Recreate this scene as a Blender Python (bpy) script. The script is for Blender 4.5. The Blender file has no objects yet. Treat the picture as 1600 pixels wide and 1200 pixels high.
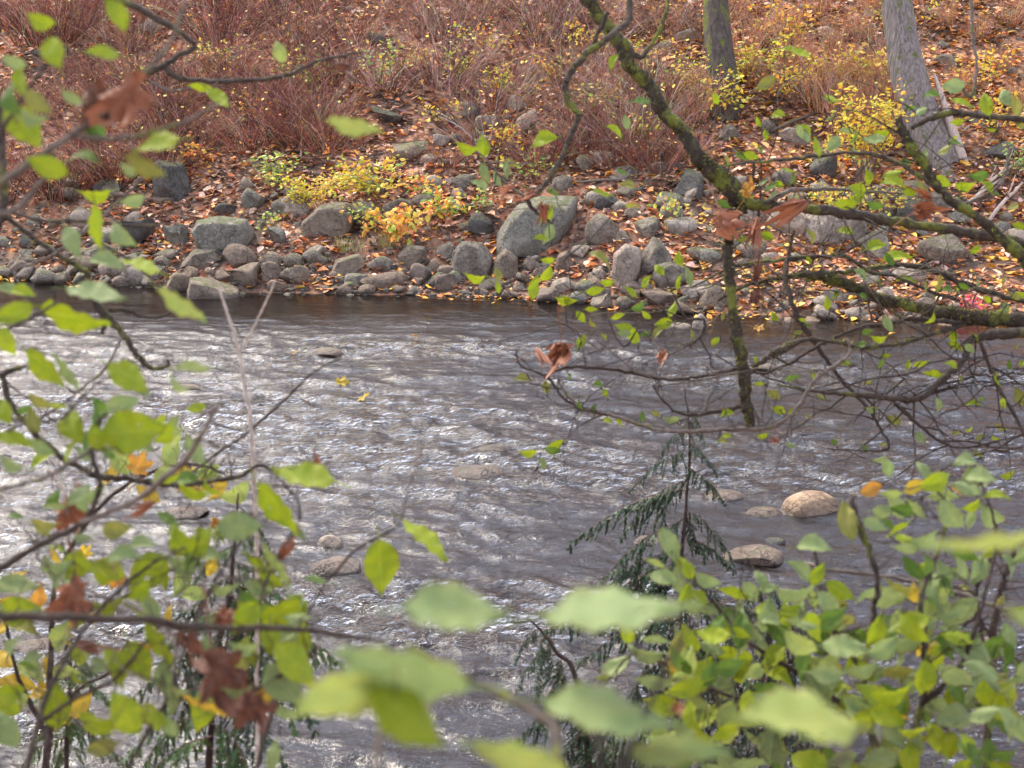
import bpy, bmesh, math, random
import numpy as np
from mathutils import Vector, Matrix, Euler

SC = bpy.context.scene
COL = SC.collection
# ------------------------------------------------------------------ camera
CAM_Z, PITCH, FPX = 4.5, math.radians(14.2), 2222.0
cam_d = bpy.data.cameras.new('camera'); cam = bpy.data.objects.new('camera', cam_d); COL.objects.link(cam)
cam.location = (0, 0, CAM_Z); cam.rotation_euler = (math.pi/2 - PITCH, 0, 0)
cam_d.sensor_width = 36; cam_d.lens = 36*FPX/1600; cam_d.clip_start = 0.05; cam_d.clip_end = 600
cam_d.dof.use_dof = True; cam_d.dof.focus_distance = 22; cam_d.dof.aperture_fstop = 6.0; cam_d.dof.aperture_blades = 7
SC.camera = cam
# ------------------------------------------------------------------ sky, sun, exposure
SUN_EL, SUN_AZ = math.radians(50), math.radians(-38)   # azimuth from +Y clockwise: ahead of the camera, a little to the left, behind thin cloud
world = bpy.data.worlds.new('World'); SC.world = world; world.use_nodes = True
wt = world.node_tree; wt.nodes.clear()
sky = wt.nodes.new('ShaderNodeTexSky'); sky.sky_type = 'NISHITA'; sky.sun_disc = False
sky.sun_elevation = SUN_EL; sky.sun_rotation = SUN_AZ; sky.dust_density = 1.0; sky.ozone_density = 3.0
hs = wt.nodes.new('ShaderNodeHueSaturation'); hs.inputs['Saturation'].default_value = 0.44; hs.inputs['Hue'].default_value = 0.522
bg = wt.nodes.new('ShaderNodeBackground'); bg.inputs['Strength'].default_value = 0.15
wo = wt.nodes.new('ShaderNodeOutputWorld')
wt.links.new(sky.outputs[0], hs.inputs['Color']); wt.links.new(hs.outputs[0], bg.inputs[0]); wt.links.new(bg.outputs[0], wo.inputs[0])
sun_d = bpy.data.lights.new('sun', 'SUN'); sun_d.energy = 1.5; sun_d.angle = math.radians(20); sun_d.color = (1, 0.88, 0.70)
sun = bpy.data.objects.new('sun', sun_d); COL.objects.link(sun)
sdir = Vector((math.sin(SUN_AZ)*math.cos(SUN_EL), math.cos(SUN_AZ)*math.cos(SUN_EL), math.sin(SUN_EL)))
sun.rotation_euler = sdir.to_track_quat('Z', 'Y').to_euler(); sun.location = sdir*60
vs = SC.view_settings; vs.view_transform = 'Standard'; vs.look = 'None'; vs.gamma = 1; vs.use_curve_mapping = False
vs.exposure = 2.4
SC.cycles.use_denoising = True
SC.cycles.max_bounces = 8; SC.cycles.transparent_max_bounces = 12
SC.cycles.caustics_reflective = False; SC.cycles.caustics_refractive = False

# ------------------------------------------------------------------ helpers
RND = random.Random(7)
FWD = Vector((0, math.cos(PITCH), -math.sin(PITCH))); UP = Vector((0, math.sin(PITCH), math.cos(PITCH))); RIGHT = Vector((1, 0, 0))
CAM = Vector((0, 0, CAM_Z))
def P(px, py, d):                       # a point of the photograph, d metres along the view axis
    return CAM + d*(FWD + (px-800)/FPX*RIGHT + (600-py)/FPX*UP)

def _h(ix, iy, s):
    v = np.sin(ix*127.1 + iy*311.7 + s*74.7)*43758.5453
    return v - np.floor(v)
def vn(x, y, s=0.0):
    x = np.asarray(x, float); y = np.asarray(y, float)
    ix, iy = np.floor(x), np.floor(y); fx, fy = x-ix, y-iy
    fx = fx*fx*(3-2*fx); fy = fy*fy*(3-2*fy)
    a = _h(ix, iy, s); b = _h(ix+1, iy, s); c = _h(ix, iy+1, s); d = _h(ix+1, iy+1, s)
    return (a*(1-fx)+b*fx)*(1-fy) + (c*(1-fx)+d*fx)*fy
def fbm(x, y, s=0.0, o=3):
    r = 0; a = 0.5; t = 0
    for i in range(o):
        r = r + a*vn(x*2**i, y*2**i, s+i*3.1); t += a; a *= 0.5
    return r/t

def shore(x):
    x = np.asarray(x, float)
    return np.interp(x, [-30, -8.7, -5, 0, 1.2, 3.2, 8, 30], [26.2, 25.5, 24.3, 23.9, 23.5, 22.4, 21.9, 21.5]) + 0.25*(vn(x*0.9, x*0+3.3, 5)-0.5)
NEAR_Y = 6.0
def H(x, y):
    x = np.asarray(x, float); y = np.asarray(y, float)
    s = y - shore(x)
    gentle = np.clip((x-1.5)/4.0, 0, 1)                       # the right side rises more slowly at first
    far = np.where(s > 0, s*(0.44-0.10*gentle*np.exp(-s/3.0)) + 0.12*np.minimum(s, 1.0)*(1-gentle), s*0.30)
    far = np.where(far > 14, 14+(far-14)*0.12, far)
    far = far + np.clip(s, 0, 1)*(0.55*(fbm(x*0.45, y*0.45, 2)-0.5) + 0.16*(fbm(x*1.7, y*1.7, 9)-0.5))
    n = (NEAR_Y-y)
    near = np.where(n > 0, n*0.44, n*0.30); near = np.minimum(near, 4.0) + np.clip(n, 0, 1)*0.14*(fbm(x*1.5, y*1.5, 4)-0.5)
    bed = -0.42 + 0.26*(fbm(x*0.5, y*0.5, 12)-0.5) + 0.10*(fbm(x*2.2, y*2.2, 15)-0.5)
    return np.maximum(np.maximum(far, near), bed)
def hit(px, py, water=True, lift=0.0):  # where the sight line through a pixel meets the ground (or the water)
    d = (P(px, py, 1.0)-CAM)
    t = np.linspace(7.0, 70, 4000); X = CAM.x+d.x*t; Y = CAM.y+d.y*t; Z = CAM.z+d.z*t
    g = H(X, Y)
    if water: g = np.maximum(g, 0)
    k = np.argmax(Z < g+lift)
    return Vector((X[k], Y[k], Z[k])), float(t[k])

class MB:
    def __init__(s): s.v = []; s.f = []; s.c = []; s.uv = []
    def tube(s, pts, rad, sides=6, col=None, cap=True):
        n = len(pts); b = len(s.v); ref = Vector((0.3, 0.2, 1)).normalized()
        for i in range(n):
            t = (pts[min(i+1, n-1)]-pts[max(i-1, 0)])
            if t.length < 1e-9: t = Vector((0, 0, 1))
            t.normalize(); u = t.cross(ref)
            if u.length < 1e-3: u = t.cross(Vector((1, 0, 0)))
            u.normalize(); w = t.cross(u)
            for k in range(sides):
                a = 2*math.pi*k/sides
                s.v.append(pts[i]+(u*math.cos(a)+w*math.sin(a))*rad[i]); s.c.append(col)
        for i in range(n-1):
            for k in range(sides):
                k2 = (k+1) % sides
                s.f.append((b+i*sides+k, b+i*sides+k2, b+(i+1)*sides+k2, b+(i+1)*sides+k))
        if cap and sides > 2:
            s.f.append(tuple(b+k for k in range(sides))[::-1]); s.f.append(tuple(b+(n-1)*sides+k for k in range(sides)))
    def poly(s, pts, col=None):
        b = len(s.v); s.v += list(pts); s.c += [col]*len(pts); s.f.append(tuple(range(b, b+len(pts))))
    def mesh(s, name, mat=None, origin=None, smooth=True):
        me = bpy.data.meshes.new(name)
        o = origin or Vector((0, 0, 0))
        me.from_pydata([tuple(Vector(v)-o) for v in s.v], [], s.f)
        if any(c is not None for c in s.c):
            at = me.color_attributes.new('Col', 'FLOAT_COLOR', 'POINT')
            at.data.foreach_set('color', np.array([(*(c or (1, 1, 1)), 1) for c in s.c], float).ravel())
        if smooth: me.shade_smooth()
        if mat: me.materials.append(mat)
        return me
ORG = {}
def link(name, me, parent=None, loc=None):
    o = bpy.data.objects.new(name, me); COL.objects.link(o)
    if parent: o.parent = parent
    if loc is not None: o.location = loc
    return o
def tag(o, label=None, cat=None, group=None, kind=None):
    if label: o['label'] = label
    if cat: o['category'] = cat
    if group: o['group'] = group
    if kind: o['kind'] = kind
    return o
def root(name, loc, label, cat, group=None):
    o = link(name, None, None, loc); o.empty_display_size = 0.1
    ORG[o.name] = Vector(loc); tag(o, label, cat, group); return o
def part(name, mb, mat, parent, top=None, kind=None, smooth=True):   # a mesh in world coordinates under a thing
    org = ORG[(top or parent).name]
    o = link(name, mb.mesh(name, mat, org, smooth), parent)
    if kind: o['kind'] = kind
    return o
def np_mesh(name, V, F, mat, col=None, smooth=True):
    me = bpy.data.meshes.new(name); n = len(V); m, k = F.shape
    me.vertices.add(n); me.vertices.foreach_set('co', np.ascontiguousarray(V, np.float32).ravel())
    me.loops.add(m*k); me.loops.foreach_set('vertex_index', np.ascontiguousarray(F, np.int32).ravel())
    me.polygons.add(m); me.polygons.foreach_set('loop_start', np.arange(0, m*k, k, dtype=np.int32))
    me.update(calc_edges=True); me.validate()
    if col is not None:
        at = me.color_attributes.new('Col', 'FLOAT_COLOR', 'POINT')
        at.data.foreach_set('color', np.concatenate([col, np.ones((n, 1))], 1).astype(np.float32).ravel())
    if smooth: me.shade_smooth()
    if mat: me.materials.append(mat)
    return me
def catmull(pts, n=6):
    out = []; q = [pts[0]] + list(pts) + [pts[-1]]
    for i in range(1, len(q)-2):
        p0, p1, p2, p3 = q[i-1:i+3]
        for k in range(n):
            t = k/n
            out.append(tuple(0.5*((2*p1[j])+(-p0[j]+p2[j])*t+(2*p0[j]-5*p1[j]+4*p2[j]-p3[j])*t*t+(-p0[j]+3*p1[j]-3*p2[j]+p3[j])*t**3) for j in range(len(p1))))
    out.append(tuple(pts[-1])); return out

# ------------------------------------------------------------------ materials
def new_mat(name):
    m = bpy.data.materials.new(name); m.use_nodes = True; nt = m.node_tree; nt.nodes.clear()
    out = nt.nodes.new('ShaderNodeOutputMaterial'); return m, nt, out
def N(nt, typ, **kw):
    n = nt.nodes.new(typ)
    for k, v in kw.items():
        if k.startswith('i_'):
            key = k[2:]; key = int(key) if key.isdigit() else key.replace('_', ' ')
            n.inputs[key].default_value = v
        else: setattr(n, k, v)
    return n
def ramp(nt, src, stops):
    r = nt.nodes.new('ShaderNodeValToRGB'); e = r.color_ramp.elements
    while len(e) < len(stops): e.new(0.5)
    for q, (p, c) in zip(e, stops): q.position = p; q.color = (*c, 1) if len(c) == 3 else c
    nt.links.new(src, r.inputs[0]); return r
def mixc(nt, fac, a, b, mode='MIX'):
    m = nt.nodes.new('ShaderNodeMix'); m.data_type = 'RGBA'; m.blend_type = mode
    for sock, val in ((m.inputs[0], fac), (m.inputs[6], a), (m.inputs[7], b)):
        if hasattr(val, 'is_output'): nt.links.new(val, sock)
        elif isinstance(val, (int, float)): sock.default_value = val
        else: sock.default_value = (*val, 1)
    return m.outputs[2]
def noise(nt, scale, detail=4, rough=0.55, vec=None, dist=0.0):
    n = nt.nodes.new('ShaderNodeTexNoise'); n.inputs['Scale'].default_value = scale; n.inputs['Detail'].default_value = detail
    n.inputs['Roughness'].default_value = rough; n.inputs['Distortion'].default_value = dist
    if vec is not None: nt.links.new(vec, n.inputs['Vector'])
    return n.outputs[0]
def mth(nt, op, a, b=None, clamp=False):
    m = nt.nodes.new('ShaderNodeMath'); m.operation = op; m.use_clamp = clamp
    for i, v in enumerate((a, b)):
        if v is None: continue
        if hasattr(v, 'is_output'): nt.links.new(v, m.inputs[i])
        else: m.inputs[i].default_value = v
    return m.outputs[0]
def bump(nt, h, strength, dist):
    b = nt.nodes.new('ShaderNodeBump'); b.inputs['Strength'].default_value = strength; b.inputs['Distance'].default_value = dist
    nt.links.new(h, b.inputs['Height']); return b.outputs[0]
def princ(nt, col, rough=0.8, normal=None, spec=0.3):
    p = nt.nodes.new('ShaderNodeBsdfPrincipled'); p.inputs['Specular IOR Level'].default_value = spec
    if hasattr(col, 'is_output'): nt.links.new(col, p.inputs['Base Color'])
    else: p.inputs['Base Color'].default_value = (*col, 1)
    if hasattr(rough, 'is_output'): nt.links.new(rough, p.inputs['Roughness'])
    else: p.inputs['Roughness'].default_value = rough
    if normal is not None: nt.links.new(normal, p.inputs['Normal'])
    return p
def geo_pos(nt): return nt.nodes.new('ShaderNodeNewGeometry').outputs['Position']

def rock_mat(name, dark, light, moss=0.35, tint=(0.30, 0.24, 0.18)):
    m, nt, out = new_mat(name)
    tc = nt.nodes.new('ShaderNodeTexCoord'); ob = nt.nodes.new('ShaderNodeObjectInfo'); pos = geo_pos(nt)
    n1 = noise(nt, 5.0, 7, 0.65, pos); n2 = noise(nt, 22, 5, 0.65, pos); n3 = noise(nt, 90, 3, 0.6, pos)
    c = mixc(nt, ramp(nt, n1, [(0.32, (0, 0, 0)), (0.7, (1, 1, 1))]).outputs[0], dark, light)
    c = mixc(nt, mth(nt, 'MULTIPLY', ob.outputs['Random'], 0.6), c, tint)
    c = mixc(nt, 0.55, c, ramp(nt, n2, [(0.3, (0.25, 0.25, 0.25)), (0.52, (0.55, 0.55, 0.55)), (0.75, (1, 1, 1))]).outputs[0], 'OVERLAY')
    vo = nt.nodes.new('ShaderNodeTexVoronoi'); vo.feature = 'DISTANCE_TO_EDGE'; vo.inputs['Scale'].default_value = 1.9
    wv = nt.nodes.new('ShaderNodeVectorMath'); wv.operation = 'ADD'; cn = nt.nodes.new('ShaderNodeTexNoise'); cn.inputs['Scale'].default_value = 4.0; cn.inputs['Detail'].default_value = 4; nt.links.new(pos, cn.inputs['Vector'])
    nt.links.new(pos, wv.inputs[0]); nt.links.new(cn.outputs['Color'], wv.inputs[1]); nt.links.new(wv.outputs[0], vo.inputs['Vector'])
    crack = ramp(nt, vo.outputs['Distance'], [(0.0, (1, 1, 1)), (0.03, (0, 0, 0))]).outputs[0]
    c = mixc(nt, mth(nt, 'MULTIPLY', crack, 0.32), c, tuple(q*.35 for q in dark))
    spk = ramp(nt, n3, [(0.60, (0, 0, 0)), (0.68, (1, 1, 1))]).outputs[0]
    c = mixc(nt, mth(nt, 'MULTIPLY', spk, 0.35), c, (0.42, 0.41, 0.38))
    if moss > 0:
        g = nt.nodes.new('ShaderNodeNewGeometry'); sep = nt.nodes.new('ShaderNodeSeparateXYZ'); nt.links.new(g.outputs['Normal'], sep.inputs[0])
        mm = noise(nt, 7, 6, 0.7, pos)
        k = mth(nt, 'ADD', mth(nt, 'MULTIPLY', sep.outputs[2], 0.30), mm)
        k = ramp(nt, k, [(0.86-moss*0.35, (0, 0, 0)), (0.95-moss*0.35, (1, 1, 1))]).outputs[0]
        c = mixc(nt, mth(nt, 'MULTIPLY', k, 0.8), c, mixc(nt, n2, (0.035, 0.045, 0.015), (0.12, 0.13, 0.04)))
    sz = nt.nodes.new('ShaderNodeSeparateXYZ'); nt.links.new(pos, sz.inputs[0])      # the wet band the river leaves on its stones
    wl = ramp(nt, mth(nt, 'ADD', sz.outputs[2], mth(nt, 'MULTIPLY', n2, 0.10)), [(0.09, (1, 1, 1)), (0.15, (0, 0, 0))]).outputs[0]
    c = mixc(nt, mth(nt, 'MULTIPLY', wl, 0.6), c, mixc(nt, 1.0, c, (0.35, 0.32, 0.28), 'MULTIPLY'))
    hgt = mth(nt, 'ADD', mth(nt, 'MULTIPLY', n2, 0.7), mth(nt, 'MULTIPLY', n3, 0.3))
    hgt = mth(nt, 'SUBTRACT', hgt, mth(nt, 'MULTIPLY', crack, 0.4))
    p = princ(nt, c, mth(nt, 'SUBTRACT', 0.85, mth(nt, 'MULTIPLY', wl, 0.55)), bump(nt, hgt, 0.9, 0.045), 0.25)
    nt.links.new(p.outputs[0], out.inputs[0]); return m
M = {}
M['rock'] = rock_mat('grey_rock', (0.048, 0.039, 0.030), (0.205, 0.172, 0.136), 0.34, (0.16, 0.115, 0.075))
M['rock_moss'] = rock_mat('mossy_rock', (0.06, 0.056, 0.045), (0.20, 0.185, 0.15), 0.42, (0.17, 0.15, 0.11))
M['rock_dark'] = rock_mat('dark_rock', (0.026, 0.024, 0.022), (0.095, 0.086, 0.076), 0.4, (0.075, 0.066, 0.055))
M['rock_pale'] = rock_mat('pale_rock', (0.10, 0.084, 0.068), (0.32, 0.27, 0.215), 0.14, (0.26, 0.195, 0.14))
M['rock_tan'] = rock_mat('tan_river_rock', (0.13, 0.085, 0.05), (0.33, 0.23, 0.145), 0.0, (0.24, 0.15, 0.09))
M['rock_wet'] = rock_mat('wet_river_rock', (0.06, 0.045, 0.035), (0.20, 0.15, 0.115), 0.1, (0.16, 0.11, 0.07))

def attr_mat(name, rough=0.65, trans=0.2, sat=1.0, grain=30):
    m, nt, out = new_mat(name)
    a = nt.nodes.new('ShaderNodeAttribute'); a.attribute_name = 'Col'
    n1 = noise(nt, grain, 3, 0.6, geo_pos(nt))
    c = mixc(nt, 0.45, a.outputs['Color'], ramp(nt, n1, [(0.3, (0.2, 0.2, 0.2)), (0.7, (0.8, 0.8, 0.8))]).outputs[0], 'OVERLAY')
    p = princ(nt, c, rough, None, 0.3)
    t = nt.nodes.new('ShaderNodeBsdfTranslucent'); nt.links.new(c, t.inputs[0])
    mx = nt.nodes.new('ShaderNodeMixShader'); mx.inputs[0].default_value = trans
    nt.links.new(p.outputs[0], mx.inputs[1]); nt.links.new(t.outputs[0], mx.inputs[2]); nt.links.new(mx.outputs[0], out.inputs[0])
    return m
M['litter'] = attr_mat('fallen_leaf_litter', 0.6, 0.15)
M['foliage'] = attr_mat('small_foliage', 0.55, 0.35)
M['twigs'] = attr_mat('brush_stems', 0.8, 0.0)
M['needle'] = attr_mat('evergreen_scales', 0.55, 0.2)

def bark_mat(name, dark, light, moss, scale=14, stretch=0.2, strength=0.8, dist=0.02):
    m, nt, out = new_mat(name); pos = geo_pos(nt)
    mp = nt.nodes.new('ShaderNodeMapping'); mp.inputs['Scale'].default_value = (1, 1, stretch); nt.links.new(pos, mp.inputs[0])
    n1 = noise(nt, scale, 6, 0.65, mp.outputs[0], 0.4); n2 = noise(nt, scale*0.25, 3, 0.5, pos); n3 = noise(nt, 55, 3, 0.6, pos)
    c = ramp(nt, n1, [(0.36, dark), (0.50, tuple((a+b)/2 for a, b in zip(dark, light))), (0.66, light)]).outputs[0]
    c = mixc(nt, mth(nt, 'MULTIPLY', n3, 0.35), c, tuple(x*1.5 for x in light))
    if moss:
        k = ramp(nt, mth(nt, 'ADD', mth(nt, 'MULTIPLY', n3, 0.35), n2), [(0.80-moss*0.4, (0, 0, 0)), (0.92-moss*0.4, (1, 1, 1))]).outputs[0]
        c = mixc(nt, k, c, mixc(nt, n3, (0.03, 0.038, 0.008), (0.16, 0.17, 0.03)))
    p = princ(nt, c, 0.9, bump(nt, n1, strength, dist), 0.2)
    nt.links.new(p.outputs[0], out.inputs[0]); return m
M['bark'] = bark_mat('grey_bark', (0.045, 0.036, 0.031), (0.25, 0.21, 0.185), 0.10, 24, 0.12, 1.0, 0.09)
M['bark_dark'] = bark_mat('dark_bark', (0.018, 0.014, 0.012), (0.085, 0.066, 0.055), 0.15, 16, 0.2, 1.0, 0.05)
M['wood'] = bark_mat('dead_wood', (0.16, 0.11, 0.085), (0.42, 0.33, 0.27), 0.0, 30, 0.08)
M['limb_moss'] = bark_mat('mossy_limb_bark', (0.010, 0.008, 0.006), (0.05, 0.038, 0.026), 0.26, 40, 1.0)
M['limb'] = bark_mat('limb_bark', (0.013, 0.010, 0.008), (0.065, 0.050, 0.038), 0.22, 40, 1.0)
M['twig'] = bark_mat('twig_bark', (0.013, 0.009, 0.007), (0.058, 0.042, 0.032), 0.0, 60, 1.0)
M['twig_pale'] = bark_mat('pale_twig_bark', (0.20, 0.16, 0.12), (0.42, 0.35, 0.28), 0.0, 60, 1.0)
M['twig_grey'] = bark_mat('grey_twig_bark', (0.045, 0.035, 0.028), (0.15, 0.12, 0.10), 0.1, 60, 1.0)
M['moss'] = attr_mat('moss_tufts', 0.95, 0.25)

# ------------------------------------------------------------------ terrain
def terrain_mat():
    m, nt, out = new_mat('soil_and_leaf_mould'); pos = geo_pos(nt)
    n1 = noise(nt, 1.2, 5, 0.6, pos); n2 = noise(nt, 14, 5, 0.7, pos)
    v = nt.nodes.new('ShaderNodeTexVoronoi'); v.inputs['Scale'].default_value = 11; nt.links.new(pos, v.inputs['Vector'])
    cv = nt.nodes.new('ShaderNodeSeparateColor'); nt.links.new(v.outputs['Color'], cv.inputs[0])
    leaf = ramp(nt, cv.outputs[0], [(0.0, (0.07, 0.035, 0.022)), (0.35, (0.22, 0.09, 0.05)), (0.6, (0.33, 0.14, 0.07)), (0.85, (0.42, 0.25, 0.15)), (1.0, (0.18, 0.13, 0.10))]).outputs[0]
    soil = ramp(nt, n2, [(0.3, (0.035, 0.025, 0.02)), (0.7, (0.11, 0.08, 0.06))]).outputs[0]
    c = mixc(nt, ramp(nt, n1, [(0.35, (0, 0, 0)), (0.6, (1, 1, 1))]).outputs[0], soil, leaf)
    sep = nt.nodes.new('ShaderNodeSeparateXYZ'); nt.links.new(pos, sep.inputs[0])
    wet = ramp(nt, mth(nt, 'ADD', mth(nt, 'MULTIPLY', sep.outputs[2], 1.0), 0.5), [(0.44, (1, 1, 1)), (0.56, (0, 0, 0))]).outputs[0]
    bed = ramp(nt, noise(nt, 3.0, 6, 0.7, pos), [(0.3, (0.045, 0.032, 0.022)), (0.55, (0.13, 0.085, 0.05)), (0.75, (0.26, 0.18, 0.11))]).outputs[0]
    c = mixc(nt, wet, c, bed)
    p = princ(nt, c, 0.85, bump(nt, n2, 0.6, 0.05), 0.2); nt.links.new(p.outputs[0], out.inputs[0]); return m
gx = np.concatenate([np.linspace(-45, -13, 24)[:-1], np.linspace(-13, 13, 190), np.linspace(13, 45, 24)[1:]])
gy = np.concatenate([np.linspace(-20, 0, 14)[:-1], np.linspace(0, 22, 110)[:-1], np.linspace(22, 44, 170), np.linspace(44, 110, 24)[1:]])
X, Y = np.meshgrid(gx, gy); Z = H(X, Y)
nxx, nyy = len(gx), len(gy); idx = np.arange(nxx*nyy).reshape(nyy, nxx)
F = np.stack([idx[:-1, :-1], idx[:-1, 1:], idx[1:, 1:], idx[1:, :-1]], -1).reshape(-1, 4)
o = link('terrain', np_mesh('terrain', np.stack([X, Y, Z], -1).reshape(-1, 3), F, terrain_mat())); tag(o, kind='structure')

# ------------------------------------------------------------------ rock shapes
def rock_arrays(seed, sub=3, clips=7, rough=0.05, lo=0.5, hi=0.85):
    r = np.random.RandomState(seed); bm = bmesh.new(); bmesh.ops.create_icosphere(bm, subdivisions=sub, radius=1.0)
    V = np.array([v.co[:] for v in bm.verts]); F = np.array([[v.index for v in f.verts] for f in bm.faces]); bm.free()
    dirs = r.normal(size=(clips, 3)); dirs /= np.linalg.norm(dirs, axis=1)[:, None]
    for n in dirs:
        d = r.uniform(lo, hi); k = V@n - d; V = V - np.where(k > 0, k, 0)[:, None]*n
    nn = V/np.linalg.norm(V, axis=1)[:, None]
    disp = np.zeros(len(V))
    for k in range(14):
        w = r.normal(size=3)*(1.6*1.25**(k/1.0) if k < 9 else 12); disp += np.sin(V@w + r.uniform(0, 6.28))*(1.0/(1+k*0.55))
    V = V + nn*(disp*rough/2.2)[:, None]
    mn, mx = V.min(0), V.max(0); V = (V-(mn+mx)/2)/(mx-mn)
    return V, F
COBBLES = []
for i in range(20):
    V_, F_ = rock_arrays(100+i, 3, [2, 4, 6, 9][i % 4], 0.05, 0.55, 0.88) if i < 10 else rock_arrays(100+i, 3, 7+i % 4, 0.06, 0.28, 0.62)
    COBBLES.append(np_mesh('cobble', V_, F_, M['rock']))
def hull_arrays(poly, depth, seed, sub=4, rough=0.03):     # a stone with a given outline: rays from its centre cut by its faces
    P_ = np.array(poly, float); c = P_.mean(0); Q = (P_-c); r = np.random.RandomState(seed); bm = bmesh.new()
    for (x, z) in Q:
        for (k, y) in ((0.84+r.uniform(-.14, .06), -depth*0.5*r.uniform(.65, 1)), (1.0, -depth*r.uniform(-.1, .2)), (0.85, depth*0.4)):
            bm.verts.new((x*k, y, z*k))
    res = bmesh.ops.convex_hull(bm, input=bm.verts[:]); bm.faces.ensure_lookup_table(); bm.normal_update()
    PL = []
    for f in bm.faces:
        n = f.normal.copy(); d = n.dot(f.verts[0].co)
        if d < 0: n, d = -n, -d
        PL.append((n.x, n.y, n.z, d))
    bm.free(); PL = np.array(PL)
    bm = bmesh.new(); bmesh.ops.create_icosphere(bm, subdivisions=sub, radius=1.0)
    U = np.array([v.co[:] for v in bm.verts]); F_ = np.array([[v.index for v in f.verts] for f in bm.faces]); bm.free()
    sc = np.abs(Q).max(0).mean(); U = U*np.array([np.abs(Q[:, 0]).max(), depth*.5, np.abs(Q[:, 1]).max()])
    dn = U@PL[:, :3].T; t = np.min(np.where(dn > 1e-6, PL[None, :, 3]/np.maximum(dn, 1e-6), 1e9), 1); V = U*t[:, None]
    nn = V/np.linalg.norm(V, axis=1)[:, None]; disp = np.zeros(len(V))
    for k in range(16):
        w = r.normal(size=3)*(1.5*1.28**k)/sc; disp += np.sin(V@w+r.uniform(0, 6.28))/(1+k*.5)
    return V+nn*(disp*rough*sc/2)[:, None], F_, c
ROCKS = []                               # footprints, so that litter and brush know where stones lie
def boulder(px, py, w, h, label, mat='rock', seed=1, clips=9, tilt=0, name='boulder', deep=0.85, base='ground', yaw=None, group=None, rough=0.08, sub=4, lo=0.26, hi=0.60, cat='boulder'):
    p, t = hit(px, py+0.42*h, True)
    mpp = t/FPX; W, Hh = w*mpp, h*mpp*1.04; D = max(W*deep, Hh*0.8)
    c = P(px, py, t+0.30*D)
    V_, F_ = rock_arrays(seed, sub, clips, rough, lo, hi)
    me = np_mesh(name, V_, F_, M[mat]); o = link(name, me, None, c)
    o.scale = (W, D, Hh*1.12); o.rotation_euler = (0, math.radians(tilt), 0)
    tag(o, label, cat, group); ROCKS.append((c.x, c.y, max(W, D)*0.5)); return o
def shaped(poly, label, mat, seed, depth=None, name='boulder', rough=0.05):
    xs = [q[0] for q in poly]; ys = [q[1] for q in poly]; p, t = hit((min(xs)+max(xs))/2, max(ys)-4, True); mpp = t/FPX
    pl = [(x*mpp, -y*mpp*1.03) for x, y in poly]; W = (max(xs)-min(xs))*mpp; D = depth or W*.8
    V_, F_, c = hull_arrays(pl, D, seed, 5, rough); me = np_mesh(name, V_, F_, M[mat])
    o = link(name, me, None, P(sum(xs)/len(xs), sum(ys)/len(ys), t+D*.32)); tag(o, label, 'boulder'); ROCKS.append((o.location.x, o.location.y, W*.5)); return o
NAMED = []                              # (object, px, py, look, noun): labelled at the end by the landmark they lie at
def cobble(px, py, w, h, label, group, mat='rock', name='cobble', k=None, embed=0.30):
    p, t = hit(px, py+0.4*h, True); mpp = t/FPX; W, Hh = w*mpp, h*mpp
    c = P(px, py, t+0.2*W); c.z -= Hh*.08
    o = link(name, COBBLES[RND.randrange(20) if k is None else k], None, c)
    o.scale = (W, W*RND.uniform(0.7, 1.0), Hh*1.15); o.rotation_euler = (RND.uniform(-.2, .2), RND.uniform(-.25, .25), RND.choice((0, math.pi))+RND.uniform(-.5, .5))
    o.material_slots[0].link = 'OBJECT'; o.material_slots[0].material = M[mat]
    look = {'rock': 'grey', 'rock_wet': 'brown', 'rock_pale': 'pale', 'rock_dark': 'dark', 'rock_moss': 'mossy grey'}[mat]; NAMED.append((o, px, py, ('small ' if w < 24 else '')+look, label))
    tag(o, label, 'stone', group); ROCKS.append((c.x, c.y, W*0.5)); return o
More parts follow.
